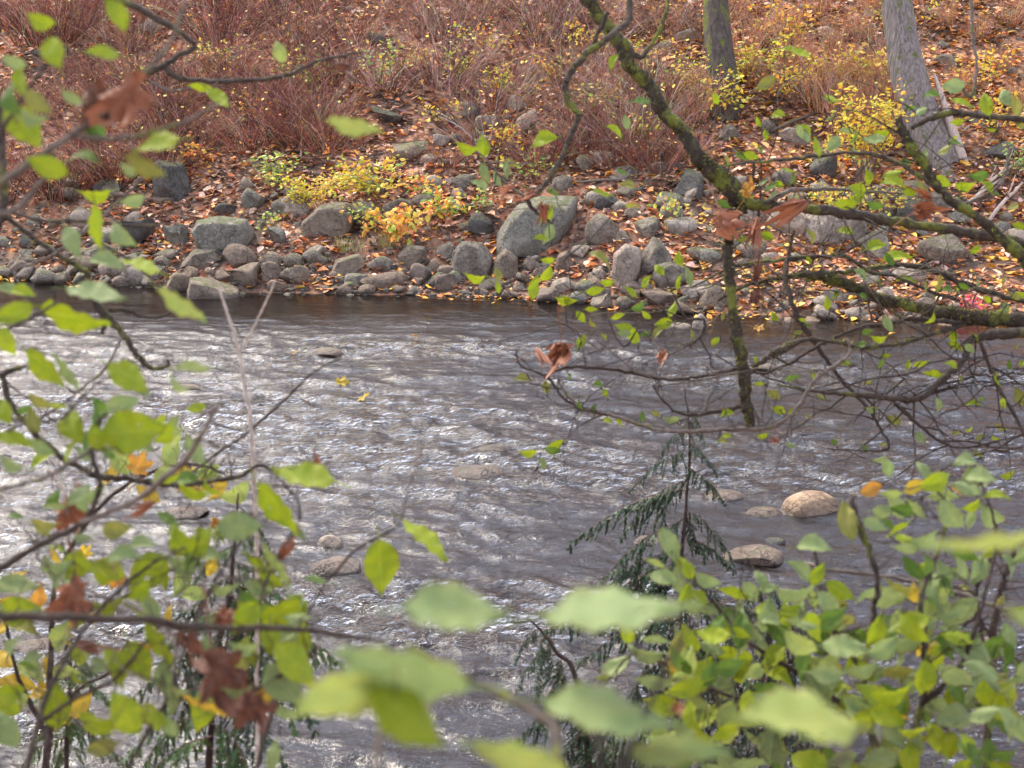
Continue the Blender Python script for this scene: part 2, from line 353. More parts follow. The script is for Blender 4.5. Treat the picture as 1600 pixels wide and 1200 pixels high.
# ------------------------------------------------------------------ boulders of the far bank
BL = [
 (838,352,165,122,'huge tilted grey slab boulder with dark moss patches above the waterline','rock_moss',31,6,-16),
 (742,408,78,72,'large blocky grey boulder left of the pointed one below the slab','rock',12,8,8),
 (787,416,54,54,'pointed grey boulder leaning against the blocky boulder at the water','rock',23,6,-10),
 (512,346,92,64,'broad smooth grey boulder beneath the yellow shrub','rock',5,5,-8),
 (350,366,104,60,'wide boulder crusted with green moss left of the smooth boulder','rock_moss',44,10,3),
 (315,403,76,34,'flat pale grey slab resting below the moss crusted boulder','rock',16,7,-6),
 (276,372,54,44,'grey block standing left of the moss crusted boulder','rock_moss',27,7,10),
 (334,454,88,38,'wedge shaped grey rock standing in the water at the left','rock',38,6,9),
 (374,402,54,42,'rounded brown grey boulder with an orange leaf on it','rock_wet',9,3,-20),
 (268,292,66,70,'dark pointed boulder under the brush at the left','rock_dark',20,6,0),
 (212,370,58,52,'dark green boulder behind the left twigs','rock_dark',51,6,0),
 (422,427,38,34,'egg shaped brown cobble at the waterline, left one of a touching pair','rock_wet',52,2,-25),
 (461,431,50,32,'mottled brown cobble at the waterline, right one of a touching pair','rock',53,4,0),
 (457,409,42,24,'smooth round stone lying on top of the touching pair','rock',54,2,5),
 (540,413,66,38,'angular dark grey stone sloping to the right above the waterline','rock',55,8,-14),
 (594,413,42,24,'flat oval cobble in the middle of the stone row','rock',56,2,0),
 (600,437,76,24,'long low pinkish grey stone lying at the waterline','rock_wet',57,4,-6),
 (642,402,50,42,'square cut grey stone perched on the cobbles','rock',58,7,-8),
 (655,428,32,30,'round dark cobble with a pale spot at the waterline','rock_wet',59,2,0),
 (694,394,32,28,'round grey stone left above the blocky boulder','rock',60,3,0),
 (684,419,28,28,'small round dark cobble tucked beside the blocky boulder','rock_wet',61,2,0),
 (555,447,34,14,'bluish stone half sunk at the waterline','rock',62,3,0),
 (768,445,44,18,'thin slab of stone at the water before the pointed boulder','rock',63,5,-8),
 (822,438,34,24,'low pale stone at the waterline below the slab boulder','rock',64,4,0),
 (880,448,50,32,'angular light grey stone at the water right of the slab','rock_pale',65,7,0),
 (884,412,38,36,'brown triangular stone under the right end of the slab','rock_wet',66,6,10),
 (906,394,34,20,'white streaked flat stone right of the slab boulder','rock_pale',67,5,0),
 (940,364,54,50,'rounded shiny grey boulder leaning right in the leaf litter','rock',68,4,-28),
 (976,373,30,24,'small dark round stone between two rounded boulders','rock',69,2,0),
 (1012,360,42,36,'round speckled boulder among orange leaves right of the slab','rock',70,3,0),
 (982,412,64,76,'tall pale boulder with a light smooth face near the water','rock_pale',71,6,12),
 (1022,405,58,58,'grey brown boulder pressed against the tall pale one','rock',72,6,-8),
 (1052,432,66,44,'purplish grey boulder right of the pale pair','rock',73,5,0),
 (1036,466,70,28,'broad low rock at the water under the purplish boulder','rock_wet',74,6,0),
 (1228,348,66,58,'pale weathered boulder behind the mossy hanging branch','rock_pale',75,7,0),
 (1300,350,110,62,'large pale boulder behind the right branches','rock_pale',76,8,4),
 (1352,384,74,46,'grey rounded boulder below the large pale boulder','rock',77,5,0),
 (1470,392,84,50,'broad grey boulder among litter at the far right','rock',78,5,0),
 (605,183,52,28,'dark flat boulder high on the slope','rock_dark',79,6,4),
 (642,180,28,34,'upright grey stone beside the dark flat boulder','rock',80,5,0),
 (690,222,28,22,'pale stone alone on the upper slope','rock_pale',81,4,0),
 (640,240,58,34,'stack like grey rock in the middle of the slope','rock',82,8,0),
 (808,166,32,28,'pale upright stone in the brush','rock_pale',83,4,15),
 (822,192,32,44,'striped pale boulder half hidden by brush','rock_pale',84,4,20),
 (914,258,34,28,'smooth oval grey stone below the brush','rock',85,2,20),
 (974,272,46,22,'low grey stone at the foot of the brush','rock',86,4,0),
 (398,316,44,40,'grey stone with green moss left of the green plant','rock_moss',87,6,0),
 (432,372,28,34,'small mossy upright stone left of the smooth boulder','rock_moss',88,6,0),
 (621,325,52,28,'flat grey stone above the orange plant','rock',89,7,-4),
 (752,354,44,40,'dark blue grey rock beside the slab boulder','rock_dark',90,7,0),
 (70,398,40,28,'pale stone at the far left under the twigs','rock',91,4,0),
 (1140,210,40,30,'rough grey rock at the foot of the dark trunk','rock',92,7,0),
 (1240,215,46,28,'light grey rubble stone right of the dark trunk','rock_pale',93,7,0),
 (1205,200,34,26,'small rubble stone beside the dark trunk','rock',94,7,0),
 (1535,190,44,34,'dark stone right of the leaning trunk','rock_dark',95,6,0),
 (1475,98,40,24,'bluish stone among leaves right of the leaning trunk top','rock',96,5,0),
 (1560,240,60,34,'dark rock under the bleached sticks','rock_dark',97,6,0),
]
SHAPED = {838: [(765,404),(772,380),(792,342),(812,318),(845,306),(905,310),(904,335),(886,374),(852,404),(815,400)],
 742: [(701,432),(708,392),(722,376),(755,377),(772,402),(764,440),(725,442)], 787: [(764,432),(775,402),(790,388),(808,402),(813,434),(790,440)],
 512: [(467,374),(471,346),(500,320),(545,317),(553,340),(549,374)], 350: [(299,362),(308,343),(340,337),(386,344),(399,366),(388,388),(350,396),(313,388)],
 315: [(279,417),(304,390),(340,387),(354,402),(326,420)], 982: [(954,432),(958,396),(975,381),(1001,389),(1002,426),(986,452),(964,454)],
 334: [(291,468),(299,434),(330,439),(374,455),(378,470)], 540: [(510,431),(525,405),(560,397),(575,412),(562,428)],
 642: [(620,418),(620,398),(640,383),(664,386),(668,405),(645,422)], 1300: [(1245,380),(1255,340),(1290,322),(1345,328),(1356,360),(1345,384)], 884: [(866,420),(872,398),(886,392),(903,424),(885,430)],
 880: [(856,460),(862,440),(885,434),(906,446),(904,464)]}
for b in BL:
    if b[0] in SHAPED: shaped(SHAPED[b[0]], b[4], b[5], b[6]); continue
    boulder(b[0], b[1], b[2], b[3], b[4], b[5], b[6], b[7], b[8], sub=4 if b[2] > 45 else 3)
# river rocks breaking the surface
WL = [
 (1268,790,88,34,'tan rounded rock standing dry above the rapids','rock_tan',201,3,-4),
 (516,849,40,20,'small white stone poking out of the water','rock_pale',202,3,0),
 (524,887,74,28,'wet striped rock awash below the small white stone','rock_wet',203,4,-6),
 (512,549,48,16,'low pinkish rock awash upstream at the left','rock_wet',204,3,0),
 (746,739,78,18,'long low olive rock awash in midstream','rock_wet',205,3,0),
 (1176,868,90,22,'broad brown rock awash behind the evergreen','rock_wet',206,4,0),
 (770,701,44,12,'small pale rock awash above the long olive one','rock_wet',207,3,0),
 (290,606,44,12,'small pinkish rock awash near the left bank twigs','rock_wet',208,3,0),
 (1094,503,24,26,'pale round stone standing in the shallows by the right bank','rock_pale',209,2,0),
 (1060,509,40,12,'white low stone in the shallows beside the pale round one','rock_pale',210,3,0),
 (1195,801,54,14,'flat tan rock awash left of the dry tan rock','rock_wet',211,3,0),
 (1211,845,30,9,'dark olive stone awash below the dry tan rock','rock_dark',212,3,0),
 (1216,1026,60,20,'pale wet rock behind the green sapling leaves','rock_wet',213,3,0),
 (1192,573,40,12,'pinkish stone awash behind the hanging stub','rock_wet',214,3,0),
 (1262,885,34,18,'pink and tan stone in the rapids','rock_wet',216,3,0),
 (290,802,64,14,'flat brown rock awash under the left evergreen','rock_wet',217,4,0),
 (1010,845,40,12,'brown stone awash left of the evergreen stem','rock_wet',218,3,0),
 (1530,1012,76,18,'brown rock awash at the far right','rock_wet',219,3,0),
 (1130,775,60,12,'thin flat rock awash above the rapids','rock_wet',220,3,0),
 (60,1012,84,20,'wet brown rock awash at the lower left','rock_wet',221,4,0),
]
WROCK = []
for b in WL:
    o = boulder(*b[:4], b[4], b[5], b[6], b[7], b[8], name='river_rock', sub=4, rough=0.06, cat='rock', lo=0.6, hi=0.88)
    hv = o.scale.z/1.12; o.location.z = -0.12*hv; o.scale.z = 2*hv*(0.95 if b[6] in (201, 202, 209) else 0.72); o.rotation_euler.y *= .5; o.scale.x *= 1.1
    WROCK.append((o.location.x, o.location.y, o.scale.x*0.5))
# individual cobbles: the row at the waterline
x = 20
while x < 1500:
    w = 13+RND.random()**2*38*(1.0 if x < 820 else 0.85); sy = float(np.interp(x, [0, 300, 500, 830, 1100, 1600], [436, 447, 455, 463, 488, 500]))
    for row in range(4 if x < 1100 else 3):
        ww = w*RND.uniform(0.7, 1.1); yy = sy-4-row*RND.uniform(10, 16); xx = x+RND.uniform(-8, 8)+row*9
        if any(abs(xx-b[0]) < b[2]*0.40 and abs(yy-b[1]) < b[3]*0.42 for b in BL): continue
        if RND.random() < (0.12 if x < 820 else 0.28): continue
        if x < 1100: cobble(xx, yy, ww, ww*RND.uniform(0.55, 0.8), 'cobble', 'cobbles along the far waterline', RND.choice(['rock', 'rock', 'rock_wet', 'rock_wet', 'rock_moss']))
        else: cobble(xx, yy, ww, ww*RND.uniform(0.5, 0.8), 'cobble', 'cobbles on the right shore', RND.choice(['rock', 'rock', 'rock_wet', 'rock_pale']))
    x += w*0.82
for k in range(75):                                              # larger stones wedged into the row
    xx = RND.uniform(10, 1130); sy = float(np.interp(xx, [0, 300, 500, 830, 1100, 1600], [436, 447, 455, 463, 488, 500])); yy = sy-6-RND.random()*48; ww = RND.uniform(24, 50)
    if any(abs(xx-b[0]) < (b[2]+ww)*0.33 and abs(yy-b[1]) < (b[3]+ww*.7)*0.33 for b in BL): continue
    cobble(xx, yy, ww, ww*RND.uniform(0.55, 0.85), 'wedged cobble', 'cobbles along the far waterline', RND.choice(['rock', 'rock', 'rock_wet', 'rock_moss', 'rock_pale']), k=RND.randrange(8, 20))
# stones half buried up the slope
n = 0
for k in range(4000):
    if n >= 290: break
    px = RND.uniform(0, 1600); py = RND.uniform(150, 440) if RND.random() < 0.85 else RND.uniform(5, 150)
    dens = float(fbm(px/130, py/90, 21)) + (0.20 if 570 < px < 1090 and py > 165 else 0)+(0.16 if px > 1090 and py > 270 else 0) - (0.15 if px < 560 and py < 300 else 0)+ (0.1 if py > 330 else 0)
    if dens < 0.52: continue
    w = (12+RND.random()**1.8*46)*(0.72 if py < 250 else 1)
    if any(abs(px-b[0]) < (b[2]+w)*0.36 and abs(py-b[1]) < (b[3]+w*.7)*0.36 for b in BL): continue
    cobble(px, py, w, w*RND.uniform(0.55, 0.85), 'stone', 'stones strewn over the slope', RND.choice(['rock', 'rock', 'rock_moss', 'rock_pale', 'rock_pale', 'rock_dark']), 'stone', k=RND.randrange(20)); n += 1
# pebbles and submerged stones: too many to count
def pebbles(name, pts, mat):
    Vs, Fs, off = [], [], 0; sh = [rock_arrays(300+i, 2, 4, 0.05) for i in range(5)]
    rr = np.random.RandomState(3)
    for (x, y, z, s) in pts:
        V_, F_ = sh[rr.randint(5)]; a = rr.uniform(0, 6.28); R = np.array([[math.cos(a), -math.sin(a), 0], [math.sin(a), math.cos(a), 0], [0, 0, 1]])
        Vs.append((V_*np.array([s, s*rr.uniform(.6, 1), s*rr.uniform(.4, .7)]))@R.T+np.array([x, y, z])); Fs.append(F_+off); off += len(V_)
    o = link(name, np_mesh(name, np.concatenate(Vs), np.concatenate(Fs), mat)); return o
rr = np.random.RandomState(11); pts = []
while len(pts) < 1500:
    x = rr.uniform(-10.5, 10.5); s = rr.exponential(1.0) if x < 1.5 else rr.exponential(1.5)
    if s > 5: continue
    y = float(shore(x))-0.25+s; z = float(H(x, y)); pts.append((x, y, z+0.005, rr.uniform(0.05, 0.17)))
tag(pebbles('shore_pebbles', pts, M['rock']), 'small grey pebbles between the stones of the far shore', 'pebbles', kind='stuff')
pts = []
for k in range(1700):
    y = 7+15*rr.rand()**0.8; x = rr.uniform(-0.42, 0.42)*y*1.05; s = rr.uniform(0.10, 0.42)*(1 if rr.rand() < 0.8 else 1.6); pts.append((x, y, float(H(x, y))+0.03, s))
tag(pebbles('riverbed_stones', pts, M['rock_tan']), 'brown cobbles lying under the shallow water', 'riverbed', kind='stuff')

# ------------------------------------------------------------------ river
def water_mat():
    m, nt, out = new_mat('river_water'); pos = geo_pos(nt)
    a = nt.nodes.new('ShaderNodeAttribute'); a.attribute_name = 'Col'
    sc = nt.nodes.new('ShaderNodeSeparateColor'); nt.links.new(a.outputs['Color'], sc.inputs[0])
    chop = sc.outputs[0]; foam = sc.outputs[1]
    mp = nt.nodes.new('ShaderNodeMapping'); mp.inputs['Scale'].default_value = (0.6, 1.0, 1); nt.links.new(pos, mp.inputs[0])
    h1 = noise(nt, 9, 5, 0.62, mp.outputs[0], 0.6); h2 = noise(nt, 30, 3, 0.6, mp.outputs[0], 0.5)
    hh = mth(nt, 'MULTIPLY', mth(nt, 'ADD', h1, mth(nt, 'MULTIPLY', h2, 0.36)), chop)
    nrm = bump(nt, hh, 1.0, 0.05)
    fr = nt.nodes.new('ShaderNodeFresnel'); fr.inputs[0].default_value = 1.333; nt.links.new(nrm, fr.inputs['Normal'])
    gl = nt.nodes.new('ShaderNodeBsdfGlossy'); gl.inputs['Roughness'].default_value = 0.07; gl.inputs['Color'].default_value = (1, 1, 1, 1); nt.links.new(nrm, gl.inputs['Normal'])
    tr = nt.nodes.new('ShaderNodeBsdfTransparent'); tr.inputs[0].default_value = (0.27, 0.20, 0.14, 1)
    df = nt.nodes.new('ShaderNodeBsdfDiffuse'); df.inputs[0].default_value = (0.024, 0.019, 0.016, 1)      # silt and bubbles carried in the water
    body = nt.nodes.new('ShaderNodeMixShader'); body.inputs[0].default_value = 0.25
    nt.links.new(tr.outputs[0], body.inputs[1]); nt.links.new(df.outputs[0], body.inputs[2])
    mx = nt.nodes.new('ShaderNodeMixShader'); nt.links.new(fr.outputs[0], mx.inputs[0]); nt.links.new(body.outputs[0], mx.inputs[1]); nt.links.new(gl.outputs[0], mx.inputs[2])
    fd = nt.nodes.new('ShaderNodeBsdfDiffuse'); fd.inputs[0].default_value = (0.72, 0.72, 0.74, 1)
    fn = noise(nt, 26, 5, 0.75, mp.outputs[0], 1.2)
    fk = ramp(nt, mth(nt, 'ADD', mth(nt, 'MULTIPLY', foam, 0.55), mth(nt, 'MULTIPLY', fn, 0.75)), [(0.66, (0, 0, 0)), (0.86, (0.8, 0.8, 0.8))]).outputs[0]
    m2 = nt.nodes.new('ShaderNodeMixShader'); nt.links.new(fk, m2.inputs[0]); nt.links.new(mx.outputs[0], m2.inputs[1]); nt.links.new(fd.outputs[0], m2.inputs[2])
    nt.links.new(m2.outputs[0], out.inputs[0]); return m
wx = np.concatenate([np.linspace(-40, -10, 40)[:-1], np.linspace(-10, 10, 520), np.linspace(10, 40, 40)[1:]])
wy = np.concatenate([np.linspace(4.5, 7.5, 20)[:-1], 7.5+ (20.0)*np.linspace(0, 1, 620)])
X, Y = np.meshgrid(wx, wy)
r = np.random.RandomState(5)
Xw = X+0.25*(fbm(X*0.8, Y*0.8, 31)-0.5)*2+0.10*(fbm(X*3, Y*3, 33)-0.5)*2; Yw = Y+0.25*(fbm(X*0.8, Y*0.8, 35)-0.5)*2+0.10*(fbm(X*3, Y*3, 37)-0.5)*2
Zw = np.zeros_like(X)
for k in range(46):
    lam = 0.13*(1.1/0.13)**r.rand()**1.2; th = r.normal(1.1, 0.8); kx, ky = math.cos(th)*2*math.pi/lam, math.sin(th)*2*math.pi/lam
    kx, ky = kx*0.55, ky*1.25
    ph = r.uniform(0, 6.28); sn = np.sin(kx*Xw+ky*Yw+ph)
    Zw += lam*0.0145*(1-np.abs(sn)**0.9*1.0 if k % 3 == 0 else sn*0.6)
Zw -= Zw.mean()
pxx = 800+FPX*X/ (Y*math.cos(PITCH)+CAM_Z*math.sin(PITCH)); dshore = shore(X)-Y
calm = np.clip((dshore-0.5-1.6*np.clip((2.0-X)/8, 0, 1))/4.0, 0.0, 1)
patch = fbm(X*0.22+0.35*fbm(X*.6, Y*.6, 43), Y*0.95, 41, 4)
chop = (0.10+0.90*calm)*(0.38+0.85*np.clip((patch-0.32)/0.36, 0, 1))
foam = 0.35*np.clip((patch-0.55)/0.25, 0, 1)*calm*np.clip((17-Y)/6, 0, 1)
for (rx, ry, rw) in WROCK:                                     # wakes behind stones: the river runs to the left
    dx, dy = (X-rx), (Y-ry); dn = -dx/(rw*4); side = np.abs(dy)/(rw*(0.6+0.5*np.clip(dn, 0, 1.5)))
    wake = np.exp(-side**2)*np.where(dn > 0, np.exp(-dn*0.9), np.exp(-(dx/(rw*1.2))**2))
    edge = np.exp(-((np.sqrt((dx/(rw*1.15))**2+(dy/(rw*0.75))**2)-1)/0.25)**2)
    foam = foam+0.22*wake+0.20*edge; Zw = Zw+0.03*edge*rw-0.02*wake*rw
for (fx, fy, sx, sy_, am) in [(1.7, 13.6, 0.7, 0.10, .22), (0.9, 14.2, 0.9, 0.08, .28)]:
    foam = foam+am*np.exp(-((X-fx)/sx)**2-((Y-fy)/sy_)**2)
Zw = Zw*np.clip(chop, 0.12, 1.5)
idx = np.arange(X.size).reshape(X.shape)
F = np.stack([idx[:-1, :-1], idx[:-1, 1:], idx[1:, 1:], idx[1:, :-1]], -1).reshape(-1, 4)
colr = np.stack([np.clip(chop, 0.05, 1.4).ravel(), np.clip(foam, 0, 1).ravel(), np.zeros(X.size)], -1)
o = link('river', np_mesh('river', np.stack([X, Y, Zw], -1).reshape(-1, 3), F, water_mat(), colr)); tag(o, kind='structure')

# ------------------------------------------------------------------ leaf litter (nobody could count it)
def litter(name, n, gen, cols, size, seed):
    r = np.random.RandomState(seed); P0, Sz = gen(r, n)
    n = len(P0); C = np.array(cols)[r.randint(len(cols), size=n)]*r.uniform(0.6, 1.25, (n, 1))*(0.55+0.85*fbm(P0[:, 0]*.7, P0[:, 1]*.7, 77))[:, None]
    a = r.uniform(0, 6.28, n); tx, ty = r.normal(0, 0.26, n), r.normal(0.1, 0.26, n)
    L = np.stack([np.cos(a), np.sin(a), tx], -1); W = np.stack([-np.sin(a), np.cos(a), ty], -1)
    Nn = np.cross(L, W); Nn /= np.linalg.norm(Nn, axis=1)[:, None]
    s = (Sz*(size[0]*.7+(size[1]*1.2-size[0]*.7)*r.rand(n)**1.6))[:, None]; w = s*r.uniform(0.5, 0.9, (n, 1)); cu = s*r.uniform(-0.15, 0.35, (n, 1))
    # a six-cornered curled blade made of two quads folded on the midrib
    v = [P0-L*s*0.5, P0-L*s*0.12+W*w*0.5+Nn*cu, P0+L*s*0.28+W*w*0.36+Nn*cu*0.8, P0+L*s*0.55+Nn*cu*0.3, P0+L*s*0.28-W*w*0.36+Nn*cu*0.8, P0-L*s*0.12-W*w*0.5+Nn*cu]
    V = np.stack(v, 1).reshape(-1, 3); b = np.arange(n)[:, None]*6
    F = np.concatenate([b+np.array([[0, 3, 2, 1]]), b+np.array([[0, 5, 4, 3]])], 0)
    return link(name, np_mesh(name, V, F, M['litter'], np.repeat(C, 6, 0), smooth=False))
LC = [(0.56, 0.185, 0.06), (0.64, 0.27, 0.105), (0.45, 0.13, 0.045), (0.66, 0.36, 0.21), (0.30, 0.13, 0.075), (0.70, 0.47, 0.32), (0.62, 0.24, 0.06), (0.18, 0.09, 0.07), (0.50, 0.31, 0.24)]
LY = [(0.62, 0.34, 0.04), (0.66, 0.44, 0.07), (0.58, 0.24, 0.03)]
def gen_bank(r, n):
    x = r.uniform(-14, 14, n); s = r.uniform(0.05, 20, n)**1.0; y = shore(x)+s
    d = fbm(x*0.8, y*0.8, 51); keep = (d > 0.46) | (r.rand(n) < 0.38); near = np.exp(-s/0.5); keep &= r.rand(n) > near*0.6
    lft = (x < -1.0) & (s > 4) & (r.rand(n) < 0.1); keep &= ~lft
    x, y = x[keep], y[keep]; z = H(x, y)+0.015+r.rand(len(x))*0.05
    for (rx, ry, rw) in []: pass
    return np.stack([x, y, z], -1), np.ones(len(x))
tag(litter('leaf_litter', 78000, gen_bank, LC+LC+LY[:1]+LY[2:]+[(0.12, 0.07, 0.05)]*2, (0.07, 0.17), 61), 'brown and orange fallen leaves carpeting the far bank', 'leaf litter', kind='stuff')
tag(litter('leaf_fragments', 60000, gen_bank, [(0.30, 0.12, 0.07), (0.20, 0.09, 0.055), (0.40, 0.22, 0.15), (0.12, 0.06, 0.045), (0.36, 0.14, 0.07)], (0.03, 0.075), 66), 'small broken brown leaves matted between the larger ones', 'leaf litter', kind='stuff')
def gen_right(r, n):
    x = r.uniform(2.5, 14, n); y = shore(x)+0.05+r.rand(n)*18; z = H(x, y)+0.02+r.rand(n)*0.05; return np.stack([x, y, z], -1), np.ones(n)
tag(litter('yellow_leaf_litter', 8000, gen_right, LY+[(0.62, 0.30, 0.12), (0.66, 0.42, 0.26)], (0.07, 0.18), 62), 'bright yellow and orange fallen leaves on the right slope', 'leaf litter', kind='stuff')
def gen_float(r, n):
    x = r.uniform(-9.5, 9, n); y = shore(x)-0.02-r.exponential(0.16, n); k = vn(x*0.9, x*0, 71) > 0.55; x, y = x[k], y[k]
    return np.stack([x, y, np.full(len(x), 0.02)], -1), np.ones(len(x))
tag(litter('floating_leaf_line', 500, gen_float, LY+LC[:2], (0.07, 0.13), 63), 'orange leaves drifted along the far waterline', 'leaf litter', kind='stuff')
def gen_rock(r, n):                                             # leaves lodged on the stones
    P0 = []
    for (rx, ry, rw) in ROCKS:
        for k in range(r.poisson(2.0 if rw > .3 else 0.7)):
            a = r.uniform(0, 6.28); P0.append((rx+math.cos(a)*rw*1.1, ry-abs(math.sin(a))*rw*0.9, 0))
    P0 = np.array(P0); P0[:, 2] = H(P0[:, 0], P0[:, 1])+0.05; P0 = P0[P0[:, 1] > shore(P0[:, 0])]; return P0, np.ones(len(P0))
tag(litter('lodged_leaves', 0, gen_rock, LC+LY, (0.09, 0.17), 64), 'single leaves lodged between the bank stones', 'leaf litter', kind='stuff')
def gen_near(r, n):
    x = r.uniform(-7, 7, n); y = r.uniform(-3, 5.6, n); return np.stack([x, y, H(x, y)+0.02], -1), np.ones(n)
tag(litter('near_bank_litter', 5000, gen_near, LC, (0.06, 0.14), 65), 'fallen leaves on the near bank below the picture', 'leaf litter', kind='stuff')
# ------------------------------------------------------------------ bare brush on the slope
def brush_mesh(seed, n, height, spread, cols, lean=0.3, r0=0.006, side=2):
    R = random.Random(seed); mb = MB()
    for k in range(n):
        a = R.uniform(0, 6.28); b = Vector((math.cos(a), math.sin(a), 0))*spread*0.35*R.random()
        d = Vector((math.cos(a)*R.uniform(0.1, lean*2.2), math.sin(a)*R.uniform(0.1, lean*2.2), 1)).normalized()
        L = height*R.uniform(0.5, 1.1); c = R.choice(cols); c = tuple(x*R.uniform(0.7, 1.3) for x in c)
        bend = Vector((R.gauss(0, .35), R.gauss(0, .35), -R.uniform(0.0, 0.6)))
        pts = []; p = b.copy(); m = 5
        for i in range(m+1):
            t = i/m; pts.append(p.copy()); p = p+(d+bend*t+Vector((R.gauss(0, .10), R.gauss(0, .10), R.gauss(0, .05)))).normalized()*L/m
        q = r0*R.uniform(0.6, 1.3); mb.tube(pts, [q*(1-0.75*i/m) for i in range(m+1)], 3, c, False)
        for s in range(R.randint(1, side+1)):
            i = R.randint(1, m-1); e = (pts[i+1]-pts[i]).normalized()+Vector((R.gauss(0, .6), R.gauss(0, .6), R.uniform(-.1, .5))); e.normalize()
            l2 = L*R.uniform(0.15, 0.45); mb.tube([pts[i], pts[i]+e*l2*0.5+Vector((0, 0, -.02)), pts[i]+e*l2+Vector((R.gauss(0, .04), R.gauss(0, .04), R.gauss(0, .05)))], [q*.55, q*.4, q*.2], 3, c, False)
    for k in range(26):                                         # a few dead leaves still caught in the stems
        g = Vector((R.gauss(0, spread*.3), R.gauss(0, spread*.3), R.uniform(.1, height*.8))); u = Vector((R.gauss(0, 1), R.gauss(0, 1), R.gauss(0, 1))).normalized(); w = u.cross(Vector((.3, .2, 1))).normalized(); z = R.uniform(.06, .12)
        mb.poly([g, g+u*z*.5+w*z*.35, g+u*z, g+u*z*.5-w*z*.35], R.choice([(0.55, 0.24, 0.08), (0.60, 0.40, 0.08), (0.45, 0.17, 0.07), (0.36, 0.34, 0.08)]))
    return mb.mesh('stems', M['twigs'])
RED = [(0.185, 0.062, 0.042), (0.25, 0.092, 0.06), (0.085, 0.03, 0.023), (0.38, 0.24, 0.17), (0.24, 0.075, 0.04), (0.045, 0.021, 0.017)]
MAUVE = [(0.22, 0.12, 0.085), (0.30, 0.18, 0.135), (0.13, 0.065, 0.048), (0.48, 0.35, 0.27), (0.29, 0.115, 0.06), (0.065, 0.036, 0.029)]
TAN = [(0.36, 0.17, 0.08), (0.42, 0.22, 0.11), (0.30, 0.13, 0.07), (0.45, 0.28, 0.17)]
BR = {'red': [brush_mesh(400+i, 150, 1.5, 1.8, RED, 0.6, 0.0075) for i in range(4)],
      'mauve': [brush_mesh(420+i, 120, 1.55, 1.8, MAUVE, 0.62, 0.0075) for i in range(4)],
      'tan': [brush_mesh(440+i, 80, 1.25, 1.0, TAN, 0.2, 0.0075) for i in range(2)]}
def brush(px, py, kind, s, label, group):
    p, t = hit(px, py, False); o = link('bare_shrub', None, None, p); tag(o, label, 'shrub', group); NAMED.append((o, px, py-25, {'red': 'bare reddish', 'mauve': 'bare mauve grey', 'tan': 'bare tan'}[kind], 'shrub')); o.empty_display_size = .1
    c = link('stems', RND.choice(BR[kind]), o); c['kind'] = 'stuff'; o.rotation_euler.z = RND.uniform(0, 6.28); o.scale = (s, s, s*RND.uniform(0.8, 1.1)); return o
def jgrid(x0, x1, y0, y1, nx, ny, skip=lambda x, y: False):
    for j in range(ny):
        for i in range(nx):
            x = x0+(i+RND.uniform(.15, .85))*(x1-x0)/nx; y = y0+(j+RND.uniform(.15, .85))*(y1-y0)/ny
            if not skip(x, y): yield x, y
for x, y in jgrid(130, 560, 120, 300, 6, 4, lambda x, y: y > 250 and x > 330 or (x < 330 and y > 285)): brush(x, y, 'red', RND.uniform(.8, 1.1), 'bare reddish brown shrub in the thicket on the left slope', 'bare shrubs of the left thicket')
for x, y in jgrid(-20, 150, 150, 330, 3, 2): brush(x, y, 'red', RND.uniform(.7, 1.0), 'bare reddish shrub at the far left edge of the slope', 'bare shrubs at the far left edge')
for x, y in jgrid(560, 1080, 100, 250, 7, 3, lambda x, y: (570 < x < 720 and y > 170) or (770 < x < 850 and 140 < y < 215)): brush(x, y, 'mauve', RND.uniform(.75, 1.1), 'bare greyish mauve shrub in the thicket on the middle slope', 'bare shrubs of the middle thicket')
for x, y in [(890, 250), (960, 262), (1030, 268), (1075, 250), (840, 262), (700, 262), (1000, 245), (930, 235)]: brush(x, y, 'red', RND.uniform(.55, .8), 'low reddish bare shrub at the foot of the middle thicket', 'low shrubs below the middle thicket')
for x, y in [(1290, 175), (1320, 205), (1352, 190), (1378, 225), (1345, 150), (1300, 140), (1395, 165)]: brush(x, y, 'tan', RND.uniform(.85, 1.15), 'upright tan stemmed bare shrub left of the leaning trunk', 'tan shrubs beside the leaning trunk')
for x, y in [(1160, 120), (1200, 150), (1240, 110), (1270, 160), (1185, 75), (1300, 80), (1230, 60), (1340, 60), (1380, 100), (1100, 60), (1090, 190), (1150, 30), (1280, 25), (1360, 20)]: brush(x, y, RND.choice(['tan', 'tan', 'mauve']), RND.uniform(.7, 1.0), 'x', 'brush between the two trunks')
for x, y in [(1500, 150), (1560, 110), (1530, 60), (1590, 170), (1480, 40), (1580, 40)]: brush(x, y, 'tan', RND.uniform(.5, .75), 'x', 'brush right of the leaning trunk')
for x, y in jgrid(-20, 1080, 10, 95, 11, 2): brush(x, y, 'red' if x < 560 else 'mauve', RND.uniform(.8, 1.2), 'bare shrub on the upper slope at the top of the picture', 'bare shrubs on the upper slope')

